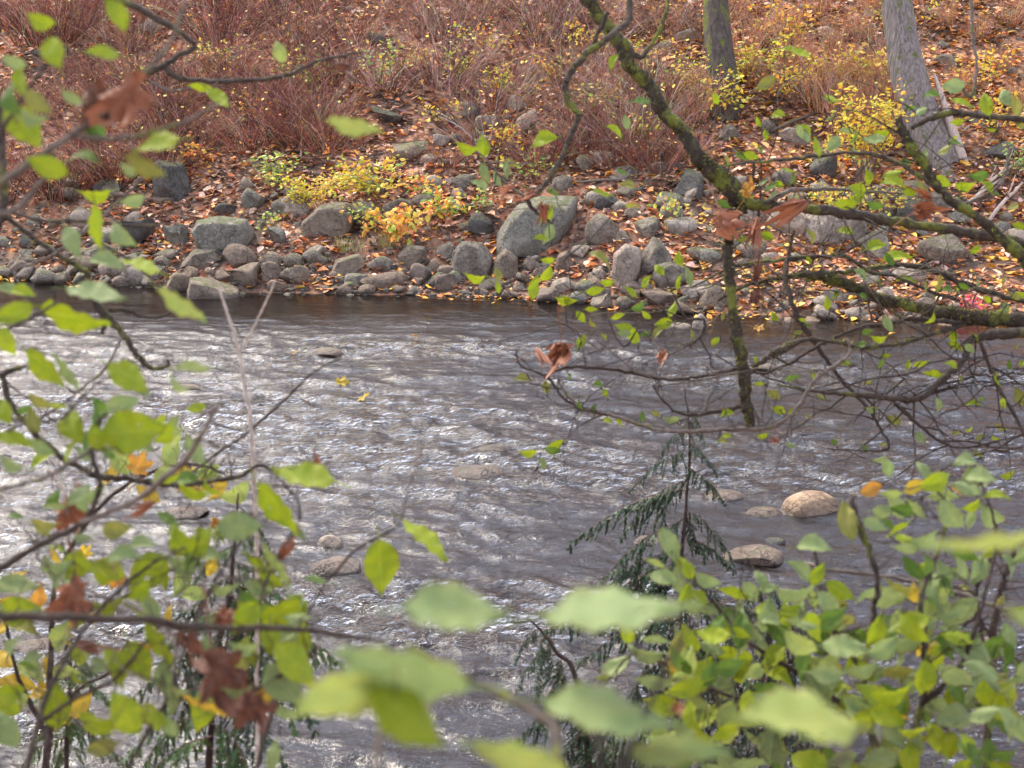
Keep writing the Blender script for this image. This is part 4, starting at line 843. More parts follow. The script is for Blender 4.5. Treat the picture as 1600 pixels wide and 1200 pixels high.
# ------------------------------------------------------------------ foreground: branches
WF = 1.08                                # drawn widths are of the blurred picture's dark cores
class Plant:
    """branches are traced as (px, py, width px) at a depth d; leaves hang from the nearest branch by a twig"""
    def __init__(s, name, label, cat, base, seed, top=None): s.top = root(name, base, label, cat) if top is None else top; s.org = ORG[s.top.name]; s.R = random.Random(seed); s.pts = []; s.tw = MB(); s.cur = None
    def branch(s, pts, d, mat='twig', dd=0.25, name='branch', moss=0, sides=8, knob=0.16, join=None):
        R = s.R; P3 = []; n = len(pts); ph = R.uniform(0, 6.28); sm = catmull([(*p, (p[3] if len(p) > 3 else d+dd*math.sin(ph+i*.9)*.5)) if len(p) == 3 else p for i, p in enumerate(pts)], 7)
        rad = []
        for i, (x, y, w, z) in enumerate(sm):
            k = max(w*WF, 1.0); P3.append(P(x+R.gauss(0, .4+k*.055), y+R.gauss(0, .4+k*.055), z)); rad.append(k*z/FPX/2*(1+R.uniform(-knob, knob)))
            s.pts.append((x, y, z, P3[-1]))
        if join is not None: P3.insert(0, join); rad.insert(0, rad[0]*1.2)
        mb = MB(); mb.tube(P3, rad, sides); s.cur = part(name, mb, M[mat], s.top)
        if moss: s.moss(P3, rad, moss)
        return s
    def moss(s, P3, rad, amount):
        R = s.R; mb = MB()
        for i in range(len(P3)-1):
            a, b = P3[i], P3[i+1]; dirn = (b-a)
            dens = amount*max(0.05, 3.2*(float(fbm(i*.33, 3.3, s.org.x+amount))-.28))
            for k in range(int(dens*dirn.length*rad[i]*2*math.pi*9000)):
                t = R.random(); c = a.lerp(b, t); u = Vector((R.gauss(0, 1), R.gauss(0, 1), R.gauss(.7, .8))); u -= dirn.normalized()*u.dot(dirn.normalized())
                if u.length < 1e-3: continue
                u.normalize(); q = c+u*rad[i]*.95; ln = R.uniform(.006, .018); w = dirn.cross(u).normalized()*ln*.28; e = q+u*ln+Vector((R.gauss(0, .005), R.gauss(0, .005), R.gauss(-.003, .005)))
                col = R.choice([(0.08, 0.085, 0.014), (0.14, 0.14, 0.02), (0.04, 0.04, 0.012), (0.20, 0.19, 0.035)]); mb.poly([q-w, q+w, e], col)
        o = part('moss', mb, M['moss'], s.cur, s.top, 'stuff', False)
    def spray(s, n, lo, hi, w, bias=(0, 0), mat='twig', lim=None, name='twigs'):     # fine side twigs
        R = s.R; mb = MB(); pool = [p for p in s.pts if lim is None or (lim[0] < p[0] < lim[2] and lim[1] < p[1] < lim[3])]
        for k in range(n):
            x, y, z, _ = R.choice(pool); a = R.uniform(0, 6.28); L = R.uniform(lo, hi); px, py = x, y; dx, dy = math.cos(a)+bias[0], math.sin(a)*.7+bias[1]; q = [P(px, py, z)]; m = 6; ww = R.uniform(.6, 1.2)*w; zz = z
            nl = math.hypot(dx, dy) or 1; dx, dy = dx/nl, dy/nl; tr = [(px, py, zz)]
            for i in range(m):
                px += dx*L/m+R.gauss(0, L*.025); py += dy*L/m+R.gauss(0, L*.025); zz += R.gauss(0, .03); dy += R.uniform(-.12, .16); q.append(P(px, py, zz)); tr.append((px, py, zz)); s.pts.append((px, py, zz, q[-1]))
            mb.tube(q, [max(.5, ww*(1-.65*i/m))*z/FPX/2 for i in range(m+1)], 4, None, False)
            for j in range(R.randint(0, 3)):
                i = R.randint(1, m-1); ax, ay, az = tr[i]; b = R.uniform(-1.1, 1.1); c_, s_ = math.cos(b), math.sin(b); l2 = L*R.uniform(.15, .45); ex, ey = ax+(dx*c_-dy*s_)*l2, ay+(dx*s_+dy*c_)*l2
                mb.tube([q[i], P((ax+ex)/2+R.gauss(0, 3), (ay+ey)/2+R.gauss(0, 3), az), P(ex, ey, az+R.gauss(0, .04))], [ww*.4*z/FPX/2+.0002]*2+[.0004], 4, None, False)
        o = part(name, mb, M[mat], s.cur, s.top, 'stuff'); return s
    def leaves(s, L, d=None, dj=.12):
        """(px, py, length, angle, width ratio, colour)"""
        for q in L:
            px, py, ln, ang, wr, c = q[:6]; ln *= s.R.uniform(.95, 1.28) if ln < 74 else 1.05; near = min(s.pts, key=lambda p: (p[0]-px)**2+(p[1]-py)**2); z = (q[6] if len(q) > 6 else near[2] if d is None else d)+s.R.uniform(-dj, dj)
            # turn the leaf so that its stalk points to the branch
            bx, by = math.cos(math.radians(ang)), math.sin(math.radians(ang)); tox, toy = near[0]-px, near[1]-py
            if bx*tox+by*toy > 0: ang += 180
            big = ln > 74; m, base = frame_at(px, py, z, ln, ang, wr, s.R, s.R.uniform(-.18, .18) if big else None); put(s.R.choice(BIG if big else BLADES), m, c, s.top if s.cur is None else s.cur, s.org)
            mid = base.lerp(near[3], .5)+Vector((0, 0, -.015)); r_ = max(.0007, 1.1*z/FPX); s.tw.tube([base, mid, near[3]], [r_*.7, r_*.85, r_], 4, None, False)
        return s
    def done(s, mat='twig'):
        if s.tw.v: part('leaf_stalks', s.tw, M[mat], s.top, kind='stuff')
        return s
def scatter(R, n, box, ln, cols, wr=(.3, .65)):
    return [(R.uniform(box[0], box[2]), R.uniform(box[1], box[3]), R.uniform(*ln), R.uniform(0, 180), R.uniform(*wr), R.choice(cols)) for _ in range(n)]
RL = random.Random(99)
def gz(x, y): return float(H(x, y))
def trunk(pl, x, y, r, hgt, mat, lean=(0, 0)):
    z0 = gz(x, y)-.2; n = 14; mb = MB(); pts = [Vector((x+lean[0]*i/n+.05*math.sin(i*.8), y+lean[1]*i/n+.05*math.cos(i*.7), z0+hgt*i/n)) for i in range(n+1)]
    mb.tube(pts, [r*(1.35 if i == 0 else 1)*(1-.45*i/n) for i in range(n+1)], 16); part('trunk', mb, M[mat], pl.top); return pts
# --- right tree: trunk just outside the frame, mossy limbs reaching in
A = Plant('mossy_alder', 'near tree reaching mossy bare limbs in from the right edge', 'tree', (2.95, 4.9, gz(2.95, 4.9)), 1)
tp = trunk(A, 2.95, 4.9, .17, 7.5, 'limb_moss', (.2, -.2))
A.branch([(2000,560,40,5.2),(1800,525,34,5.3),(1690,508,29,5.3),(1600,502,25,5.3),(1520,497,22,5.3),(1450,484,19,5.3),(1380,468,18,5.35),(1310,440,18,5.4),(1272,428,13,5.4),(1235,432,7,5.45),(1170,445,5,5.5),(1120,470,3.5,5.5)], 5.3, 'limb_moss', moss=.9, sides=10)
A.branch([(1620,520,16,5.25),(1560,522,16,5.25),(1515,532,10,5.25),(1508,560,10,5.2),(1480,587,10,5.2),(1438,622,10,5.2),(1390,622,9,5.2),(1340,617,7,5.2),(1277,612,5,5.2),(1214,601,3,5.2)], 5.2, 'limb')
A.branch([(1532,534,6,5.2),(1550,580,6,5.2),(1565,615,5,5.15),(1585,648,5,5.15),(1605,690,4,5.1)], 5.2, 'twig')
A.branch([(1396,629,5,5.2),(1415,645,6,5.2),(1440,668,5,5.2),(1473,692,4,5.2),(1505,700,3,5.2),(1560,690,2,5.2)], 5.2, 'twig')
A.branch([(1520,500,8,5.3),(1480,503,7,5.25),(1427,498,7,5.2),(1385,507,7,5.2),(1350,511,6,5.2),(1305,527,6,5.2),(1265,548,5,5.2),(1230,570,5,5.2),(1190,584,4,5.2),(1178,578,3,5.2)], 5.2, 'twig')
A.branch([(1515,505,6,5.3),(1445,526,6,5.2),(1368,543,6,5.15),(1298,533,6,5.1),(1256,531,7,5.1),(1230,542,12,5.1),(1214,550,13,5.1),(1195,562,9,5.1),(1175,574,7,5.1)], 5.1, 'limb', moss=.8)
A.branch([(1240,360,4,5.4),(1232,400,6,5.4),(1226,432,8,5.35),(1240,480,8,5.3),(1262,520,7,5.3),(1290,560,6,5.3),(1320,600,5,5.3),(1357,640,5,5.25),(1375,668,4,5.25),(1389,697,4,5.2),(1370,704,3,5.2),(1330,703,2,5.2),(1280,700,1.6,5.2)], 5.3, 'twig')
A.branch([(1640,490,9,5.5),(1600,472,9,5.5),(1540,455,8,5.5),(1470,428,8,5.5),(1430,416,8,5.5),(1390,414,7,5.5),(1330,424,6,5.5),(1290,426,6,5.5),(1250,432,5,5.5),(1190,440,5,5.5),(1150,452,3,5.5)], 5.5, 'limb')
A.branch([(1500,470,5,5.4),(1440,450,5,5.4),(1400,432,5,5.4),(1360,425,5,5.4),(1320,400,6,5.4),(1290,400,6,5.4),(1230,405,6,5.4),(1180,410,5,5.4),(1140,418,4,5.4),(1080,450,2.5,5.4)], 5.4, 'limb')
A.branch([(1640,700,4,5.0),(1600,678,4,5.0),(1560,700,3,5.0),(1510,715,2.5,5.0),(1470,735,2,5.0)], 5.0, 'twig')
A.spray(50, 50, 180, 2.8, (0, .25), 'twig', (1150, 480, 1600, 720)); A.spray(44, 50, 200, 2.8, (-.4, 0), 'twig_grey', (1100, 380, 1600, 480)); A.spray(24, 60, 160, 3.4, (.3, .6), 'twig', (1250, 560, 1600, 720))
A.leaves([(1373,529,30,0,.35,'g'),(1489,524,20,70,.6,'g'),(1385,555,16,0,.5,'g'),(1440,568,28,-15,.45,'g'),(1455,585,28,10,.35,'g'),(1476,589,24,-35,.4,'g'),(1522,632,28,5,.32,'g'),(1564,667,22,20,.4,'l'),(1466,634,26,80,.5,'s'),(1403,657,15,60,.7,'l'),(1438,685,22,50,.6,'s'),(1592,618,32,60,.6,'l'),(1557,590,20,70,.5,'l'),(1364,639,22,5,.5,'s'),(1238,590,24,-10,.4,'d'),(1272,590,14,60,.6,'g'),(1319,566,20,10,.5,'g'),(1216,641,20,20,.6,'g'),(1238,646,18,-40,.5,'g'),(1210,618,20,30,.6,'l'),(1375,716,24,-25,.4,'s'),(1527,709,12,30,.6,'g'),(1578,741,22,-20,.5,'g'),(1370,385,32,-12,.5,'g'),(1403,403,40,-5,.4,'g'),(1324,361,24,10,.5,'g'),(1417,438,30,8,.32,'g'),(1525,389,20,-40,.6,'g'),(1293,473,24,80,.6,'g'),(1305,462,20,-50,.4,'g'),(1466,445,34,100,.35,'l'),(1480,452,20,0,.5,'d'),(1389,508,26,60,.6,'s'),(1569,440,26,95,.4,'l'),(1595,463,20,20,.6,'g'),(1515,545,20,30,.6,'s'),(1590,540,20,-40,.3,'w'),(1381,694,14,0,.4,'l'),(1283,620,18,20,.4,'l'),(1556,300,20,40,.5,'d'),(1530,684,14,-40,.5,'l'),(1500,590,14,60,.5,'l'),(1345,430,26,40,.5,'s'),(1255,500,14,10,.5,'g'),(1352,700,10,0,.6,'d'),(1303,690,12,40,.6,'d')])
A.leaves(scatter(RL, 40, (1180, 400, 1600, 720), (12, 22), 'ggdls'))
A.branch([(1900,470,20,4.8),(1720,455,20,4.8),(1620,420,18,4.8),(1580,385,17,4.8),(1530,342,14,4.8),(1485,312,13,4.8),(1458,282,13,4.8),(1440,250,15,4.8),(1422,228,15,4.8),(1412,208,13,4.8),(1404,186,10,4.8)], 4.8, 'limb_moss', moss=.7, sides=9)
A.branch([(1425,200,6,4.8),(1440,190,8,4.8),(1480,177,10,4.75),(1500,176,10,4.75),(1550,183,9,4.7),(1610,186,9,4.7),(1700,180,9,4.7)], 4.75, 'limb')
A.branch([(1462,290,8,4.8),(1440,278,7,4.8),(1410,258,6,4.8),(1370,243,6,4.8),(1330,239,5,4.8),(1260,246,5,4.8),(1200,252,4,4.8),(1130,258,3,4.8)], 4.8, 'limb')
A.branch([(1500,135,6,5.2),(1518,150,6,5.2),(1526,100,5,5.2),(1520,60,5,5.2),(1518,0,5,5.2),(1516,-60,5,5.2)], 5.2, 'twig_grey')
A.branch([(1185,340,4,5),(1190,260,3,5),(1180,250,4,5),(1176,290,3,5)], 5.0, 'twig')
A.branch([(1500,320,5,5),(1550,300,6,5),(1572,270,5,5),(1575,225,3,5)], 5.0, 'twig_grey')
A.spray(36, 40, 170, 2.7, (-.2, -.1), 'twig', (1120, 150, 1620, 420))
A.leaves([(1455,147,22,0,.5,'d'),(1487,133,36,-10,.7,'s'),(1504,161,32,25,.5,'g'),(1540,161,32,80,.5,'g'),(1588,165,26,70,.6,'l'),(1396,270,32,-20,.5,'g'),(1396,284,34,10,.45,'g'),(1419,296,26,30,.5,'g'),(1441,294,30,60,.6,'l'),(1473,284,30,20,.5,'g'),(1511,289,38,-5,.4,'g'),(1319,317,36,0,.5,'g'),(1340,310,24,-30,.6,'g'),(1356,275,24,80,.6,'g'),(1364,217,32,0,.5,'s'),(1378,207,26,0,.4,'g'),(1305,221,26,-50,.6,'s'),(1249,207,22,60,.6,'s'),(1217,289,18,0,.7,'g'),(1277,228,28,80,.5,'g'),(1301,154,28,30,.5,'g'),(1581,324,24,-30,.4,'l'),(1595,354,24,20,.5,'g'),(1424,168,18,0,.4,'d'),(1118,153,20,60,.6,'g'),(1249,81,28,30,.5,'g'),(1240,80,22,0,.4,'g'),(1175,243,24,20,.5,'g'),(1570,150,26,70,.5,'s'),(1195,130,30,-30,.6,'l'),(1160,245,22,30,.4,'d'),(1320,205,18,10,.4,'s')])
A.leaves(scatter(RL, 34, (1130, 160, 1600, 330), (14, 28), 'ggdls')); A.done()
# --- left tree: trunk outside the frame at the left, long limb over the top of the picture
B = Plant('overhanging_tree', 'near tree whose mossy broken limb hangs down right of the middle', 'tree', (-2.7, 3.9, gz(-2.7, 3.9)), 2)
tp = trunk(B, -2.7, 3.9, .20, 8.5, 'limb_moss', (.3, .2))
B.branch([(-650,-300,70,4.3),(-200,-520,55,4.5),(300,-560,46,4.8),(650,-380,36,5),(860,-90,24,5),(925,10,20,5),(965,66,19,5),(988,108,20,5),(1018,138,20,5),(1040,180,21,5),(1072,212,22,5),(1095,252,23,5),(1132,284,27,5),(1155,322,26,5),(1140,360,18,5),(1137,410,15,5),(1144,470,15,5),(1150,520,17,5),(1162,575,17,5),(1166,630,17,5),(1173,662,13,5),(1176,674,4,5)], 5.0, 'limb_moss', moss=1.0, sides=12)
B.branch([(1150,318,20,5),(1185,321,15,5),(1220,322,14,5.02),(1290,328,15,5),(1345,338,15,5),(1400,346,14,5),(1460,356,14,5),(1530,366,15,5),(1610,380,15,5),(1700,392,13,5),(1800,400,11,5)], 5.0, 'limb', moss=.12)
B.branch([(1180,326,8,5),(1230,300,7,5),(1280,295,6,5),(1340,298,5,5),(1400,302,3,5)], 5.0, 'twig_grey')
B.branch([(1290,572,4,4.95),(1270,598,6,4.95),(1250,632,7,4.95),(1228,655,7,4.95),(1200,669,7,4.95),(1172,671,7,4.95),(1120,672,6,4.95),(1070,674,6,4.95),(1020,670,5,4.95),(967,652,5,4.95),(915,640,4,4.95),(885,615,3.5,4.95),(872,590,3,4.95)], 4.95, 'twig_grey')
B.branch([(1325,530,4,4.95),(1328,552,5,4.95),(1310,568,6,4.95),(1290,580,6,4.95),(1268,600,6,4.95)], 4.95, 'twig_grey')
B.branch([(915,640,3.5,4.95),(880,622,4,4.95),(859,592,4,4.95),(835,580,3,4.95),(812,570,3,4.95),(806,545,2.5,4.95)], 4.95, 'twig')
B.branch([(1155,575,6,5),(1110,585,5,5),(1070,591,5,5),(1034,592,5,5),(985,582,5,5),(915,573,5,4.95),(870,578,4,4.95),(850,590,3,4.95)], 5.0, 'twig')
B.branch([(1160,635,6,5),(1120,642,6,5),(1090,648,5,5),(1060,645,4,5),(1035,625,3,5),(1020,600,2,5)], 5.0, 'twig')
B.branch([(1075,500,5,5),(1100,500,4,5),(1098,520,5,5),(1078,540,4,5)], 5.0, 'twig')
B.branch([(990,580,2.5,5),(930,530,2,5),(870,500,2,5),(830,475,1.5,5),(815,465,1.5,5)], 5.0, 'twig_grey')
B.branch([(975,66,12,4.9),(1000,90,7,4.9),(1022,62,6,4.9),(1040,20,6,4.9),(1050,-40,6,4.9)], 4.9, 'limb')
B.spray(34, 40, 160, 2.4, (-.5, .1), 'twig', (830, 480, 1250, 690)); B.spray(18, 40, 120, 2.4, (-.2, -.2), 'twig_grey', (900, 540, 1420, 680)); B.spray(10, 40, 110, 2.6, (.2, .1), 'twig', (1160, 290, 1500, 390))
B.leaves([(908,496,24,50,.6,'g'),(925,483,22,0,.4,'g'),(967,494,22,-20,.5,'g'),(910,533,24,-60,.6,'g'),(974,510,26,10,.6,'g'),(990,522,28,70,.6,'g'),(974,520,20,0,.6,'s'),(1009,491,20,40,.6,'g'),(1036,505,26,-10,.7,'g'),(1051,482,26,-65,.5,'g'),(815,592,22,0,.5,'l'),(854,603,18,80,.6,'l'),(945,613,13,60,.7,'g'),(967,659,16,70,.7,'g'),(950,657,14,10,.5,'g'),(1048,655,22,0,.5,'s'),(1023,645,17,20,.7,'l'),(824,708,24,0,.5,'g'),(866,694,34,-20,.45,'g'),(862,702,28,10,.5,'d'),(847,722,24,70,.5,'s'),(835,448,36,-75,.5,'g'),(852,431,26,-50,.5,'g'),(855,406,22,0,.5,'g'),(740,434,28,10,.35,'g'),(778,427,22,70,.7,'l'),(778,448,18,80,.6,'g'),(939,403,34,35,.4,'l'),(931,454,28,-10,.5,'g'),(950,441,24,0,.5,'g'),(890,468,26,15,.45,'g'),(1029,420,18,50,.7,'g'),(1062,403,26,80,.5,'g'),(1010,440,24,-60,.5,'g'),(1060,440,24,-70,.4,'g'),(880,470,24,10,.4,'g'),(1137,646,20,-15,.5,'g'),(1193,680,16,-10,.5,'g'),(1135,681,18,0,.5,'g'),(1196,368,22,20,.6,'g'),(1165,308,22,10,.6,'g'),(1266,368,26,60,.5,'l'),(1074,430,30,75,.3,'s'),(941,303,34,10,.35,'g'),(988,321,26,0,.4,'l'),(971,268,20,40,.5,'d'),(980,289,22,10,.5,'l'),(985,455,24,40,.5,'g'),(1000,478,22,-30,.5,'d'),(1160,372,20,-20,.5,'g'),(1130,690,18,0,.4,'l'),(1185,600,14,0,.5,'g')])
B.leaves(scatter(RL, 14, (880, 480, 1130, 660), (12, 20), 'ggdl'))
B.branch([(800,-450,18,4.7),(930,-160,13,4.7),(985,10,10,4.7),(945,62,9,4.6),(905,96,10,4.6),(884,128,10,4.6),(888,158,10,4.6),(904,180,9,4.6),(892,210,9,4.6),(872,258,8,4.6),(850,292,7,4.6),(825,310,7,4.6),(836,330,5,4.6),(858,345,3,4.6)], 4.6, 'limb', moss=.15)
B.branch([(905,96,5,4.6),(925,70,6,4.6),(950,20,6,4.6)], 4.6, 'twig')
B.branch([(825,310,5,4.6),(790,285,4,4.6),(765,255,3,4.6),(745,235,2.5,4.6)], 4.6, 'twig_grey')
B.spray(8, 30, 90, 2.6, (-.2, .1), 'twig_grey', (740, 180, 910, 340))
B.leaves([(754,228,34,85,.6,'g'),(847,219,36,-20,.55,'g'),(726,231,30,20,.4,'g'),(962,207,30,40,.4,'g'),(957,97,24,-65,.5,'g'),(999,158,30,5,.4,'d'),(978,190,22,75,.6,'s'),(759,273,32,65,.4,'s'),(750,289,26,35,.4,'s'),(791,266,26,85,.4,'s'),(778,278,26,60,.5,'s'),(855,333,28,-60,.6,'g'),(857,366,34,-70,.5,'s'),(843,372,18,0,.5,'g'),(865,300,18,30,.5,'d'),(800,255,20,40,.5,'l')])
# limb in the upper left
B.branch([(-400,-120,26,3.4),(-60,-60,14,3.3),(140,-20,12,3.2),(297,62,8,3.2),(278,88,8,3.2),(259,103,9,3.2),(272,118,8,3.2),(300,125,7,3.2),(335,127,7,3.2),(385,126,7,3.2),(448,118,6,3.2),(490,98,5,3.2),(535,87,4,3.2),(575,80,2.5,3.2)], 3.2, 'limb')
B.branch([(262,100,7,3.2),(245,108,9,3.2),(228,117,8,3.2),(200,135,6,3.2),(180,150,5,3.2)], 3.2, 'limb')
B.branch([(228,125,4,3.2),(262,140,4,3.2),(300,138,3,3.2),(320,134,2,3.2)], 3.2, 'twig_grey')
B.spray(8, 40, 110, 2.5, (.3, .1), 'twig', (180, 60, 540, 150))
B.leaves([(312,134,34,5,.35,'g',3.1),(341,155,44,42,.5,'g',3.1),(436,79,38,70,.7,'w',2.4),(556,195,84,12,.22,'w',1.5),(150,200,40,40,.5,'d',2.4)]); B.done()
# --- mossy left twig branch
D = Plant('left_sapling', 'slim mossy sapling at the left edge with twisting twigs over the water', 'sapling', (-1.75, 3.1, gz(-1.75, 3.1)), 3)
D.branch([(-330,2600,34,3.0),(-240,1600,30,3.05),(-160,900,26,3.1),(-70,520,20,3.1),(-25,400,18,3.1),(4,330,15,3.1),(6,290,12,3.1),(2,200,10,3.1),(-20,60,8,3.1)], 3.1, 'limb')
D.branch([(-60,300,9,3.1),(0,335,8,3.1),(24,350,7,3.1),(52,372,8,3.1),(87,396,8,3.1),(120,415,8,3.1),(136,428,9,3.1),(140,457,11,3.1),(164,492,12,3.1),(189,517,10,3.1),(210,548,9,3.1),(231,573,8,3.1),(259,573,6,3.1),(262,562,4,3.1)], 3.1, 'limb_moss', moss=.5)
D.branch([(170,485,7,3.1),(195,484,7,3.1),(220,494,5,3.1),(245,496,4,3.1),(268,488,3,3.1)], 3.1, 'limb_moss', moss=.5)
D.branch([(160,490,7,3.1),(162,510,7,3.1),(158,522,6,3.1)], 3.1, 'limb_moss', moss=.5)
D.branch([(150,375,4,3.1),(178,392,5,3.1),(210,411,5,3.1),(240,440,4,3.1),(262,458,3,3.1)], 3.1, 'limb')
D.branch([(-60,560,10,2.9),(0,587,9,2.9),(14,625,9,2.9),(52,674,9,2.9),(105,720,9,2.9),(154,744,9,2.9),(196,748,9,2.9),(262,758,8,2.9),(325,753,7,2.9),(374,744,6,2.9),(406,727,5,2.9),(427,738,3,2.9)], 2.9, 'limb_moss', moss=.35)
D.branch([(0,587,7,2.9),(14,580,8,2.9),(35,574,6,2.9)], 2.9, 'limb_moss', moss=.5)
D.branch([(195,518,4,3.0),(180,550,4,3.0),(160,580,4,3.0),(130,605,4,3.0),(100,630,4,3.0),(60,655,4,3.0),(15,672,3.5,3.0),(-30,690,3,3.0)], 3.0, 'twig_grey')
D.branch([(530,560,2,3.2),(485,585,3,3.2),(440,630,4,3.2),(380,680,4,3.2),(330,715,4,3.2),(290,745,4,3.1),(250,765,4,3.0)], 3.1, 'twig')
D.branch([(20,420,5,3),(80,400,5,3),(140,355,5,3),(200,300,4,3),(250,250,3,3)], 3.0, 'twig_grey')
D.branch([(10,330,6,3),(70,345,6,3),(130,345,5,3),(200,352,4,3),(280,350,3,3)], 3.0, 'limb')
D.branch([(170,300,4,3),(220,310,4,3),(270,312,3,3)], 3.0, 'twig_grey')
D.spray(26, 50, 150, 2.6, (.2, .2), 'twig', (0, 560, 440, 790)); D.spray(16, 40, 120, 2.4, (.4, -.1), 'twig_grey', (0, 300, 280, 460))
D.leaves([(145,305,42,0,.35,'g',2.6),(206,314,32,-15,.5,'s',2.6),(154,357,68,88,.22,'g',2.2),(190,368,54,42,.55,'s',2.3),(113,380,58,60,.8,'s',2.1),(170,408,56,15,.45,'s',2.2),(213,414,74,15,.22,'g',2.4),(12,450,44,5,.5,'s',2.2),(37,455,34,10,.5,'g',2.2),(200,318,20,50,.5,'d',2.6),(288,748,34,0,.5,'d',2.7),(300,765,44,20,.4,'g',2.7),(63,720,44,-35,.4,'g',2.6),(330,765,30,40,.4,'g',2.8)])
D.done()
# --- leafy shoot at the left, nearer
E = Plant('broadleaf_shoot', 'leafy shoot with large round yellow green leaves at the left', 'sapling', (-1.05, 1.75, gz(-1.05, 1.75)), 4)
E.branch([(-330,2300,22,1.9),(-150,1400,18,1.95),(-30,905,13,2.0),(0,888,11,2.0),(60,852,9,2.0),(128,817,9,2.0),(150,780,8,2.0),(156,755,8,2.0),(146,720,8,2.0),(143,695,7,2.0),(152,665,6,2.0),(165,645,5,2.0)], 2.0, 'twig')
E.branch([(128,817,7,2.0),(170,800,8,1.95),(215,780,9,1.9),(255,750,10,1.8),(300,705,9,1.75),(335,640,6,1.7),(350,625,3,1.7)], 1.9, 'twig_grey', moss=0)
E.branch([(-60,780,6,2),(0,765,6,2),(60,750,5,2),(110,722,5,2),(140,705,4,2)], 2.0, 'twig_grey')
E.branch([(-80,500,8,2.0),(-20,520,7,2.0),(20,510,6,2.0),(60,490,5,2.0),(90,470,4,2.0)], 2.0, 'twig')
E.branch([(-60,640,6,2),(0,650,6,2),(50,660,5,2),(100,650,4,2),(150,600,3,2),(190,585,2.5,2)], 2.0, 'twig')
E.spray(8, 40, 110, 2.5, (.3, 0), 'twig', (0, 480, 300, 850))
E.leaves([(152,461,94,10,.30,'s',2.0),(118,496,108,14,.34,'g',2.0),(17,490,56,-20,.6,'g',2.0),(12,536,50,70,.6,'g',1.9),(287,476,88,34,.32,'w',1.5),(72,575,82,42,.46,'g',2.0),(105,577,56,58,.40,'s',2.0),(203,590,76,36,.46,'g',2.0),(208,600,56,40,.5,'s',1.95),(296,577,52,0,.3,'s',1.7),(276,600,42,40,.35,'s',1.7),(210,671,104,-8,.62,'g',2.0),(115,668,64,55,.62,'g',2.0),(154,688,52,70,.7,'g',2.0),(135,690,30,80,.5,'d',2.0),(23,688,60,18,.45,'g',2.0),(52,655,44,70,.6,'l',2.0),(7,640,40,60,.6,'g',2.0),(60,625,36,30,.5,'l',2.0),(15,722,46,25,.5,'s',2.0),(120,775,52,-40,.5,'s',1.9),(85,632,30,0,.3,'g',2.0),(226,700,30,20,.5,'s',2.0)])
E.done()
# --- leafy shoots across the lower left
G = Plant('lower_shrub', 'leafy shrub of long yellow green leaves filling the lower left corner', 'shrub', (-.75, 1.7, gz(-.75, 1.7)), 5)
G.branch([(-120,2200,14,1.8),(60,1500,11,1.85),(200,1200,8,1.9),(265,1085,6,1.95),(300,985,5,2.0),(340,900,4.5,2.05),(385,830,4,2.1),(395,800,3,2.1)], 2.0, 'twig')
G.branch([(265,1085,5,2),(330,1030,5,2),(390,970,5,2),(420,900,4,2.05),(440,860,4,2.1),(470,800,3,2.1),(440,750,2.5,2.1)], 2.0, 'twig')
G.branch([(60,1500,14,1.8),(40,1250,11,1.8),(60,1130,9,1.85),(90,1050,8,1.9),(150,960,7,1.95),(205,905,6,2.0),(240,880,4,2.0),(290,855,3,2.05)], 1.9, 'twig')
G.branch([(60,1130,8,1.9),(120,1090,6,1.9),(180,1060,6,1.9),(230,1000,5,1.9)], 1.9, 'twig')
G.branch([(265,1085,8,1.95),(350,1100,6,1.9),(430,1060,6,1.9),(500,1010,5,1.9)], 1.9, 'twig')
G.branch([(-160,950,16,1.55),(-40,962,14,1.55),(67,964,14,1.55),(152,967,13,1.55),(236,969,13,1.55),(287,979,12,1.6),(371,982,9,1.7),(472,984,8,1.75),(540,994,7,1.8),(600,1003,5,1.85)], 1.6, 'twig')
G.branch([(265,1085,6,2.2),(260,980,6,2.3),(90,900,4,2.4),(55,845,4,2.4),(120,830,3,2.4)], 2.3, 'twig_grey')
G.spray(70, 60, 190, 2.2, (0, -.2), 'twig', (0, 760, 520, 1133)); G.spray(36, 60, 170, 2.2, (.2, -.3), 'twig_grey', (0, 760, 420, 1133))
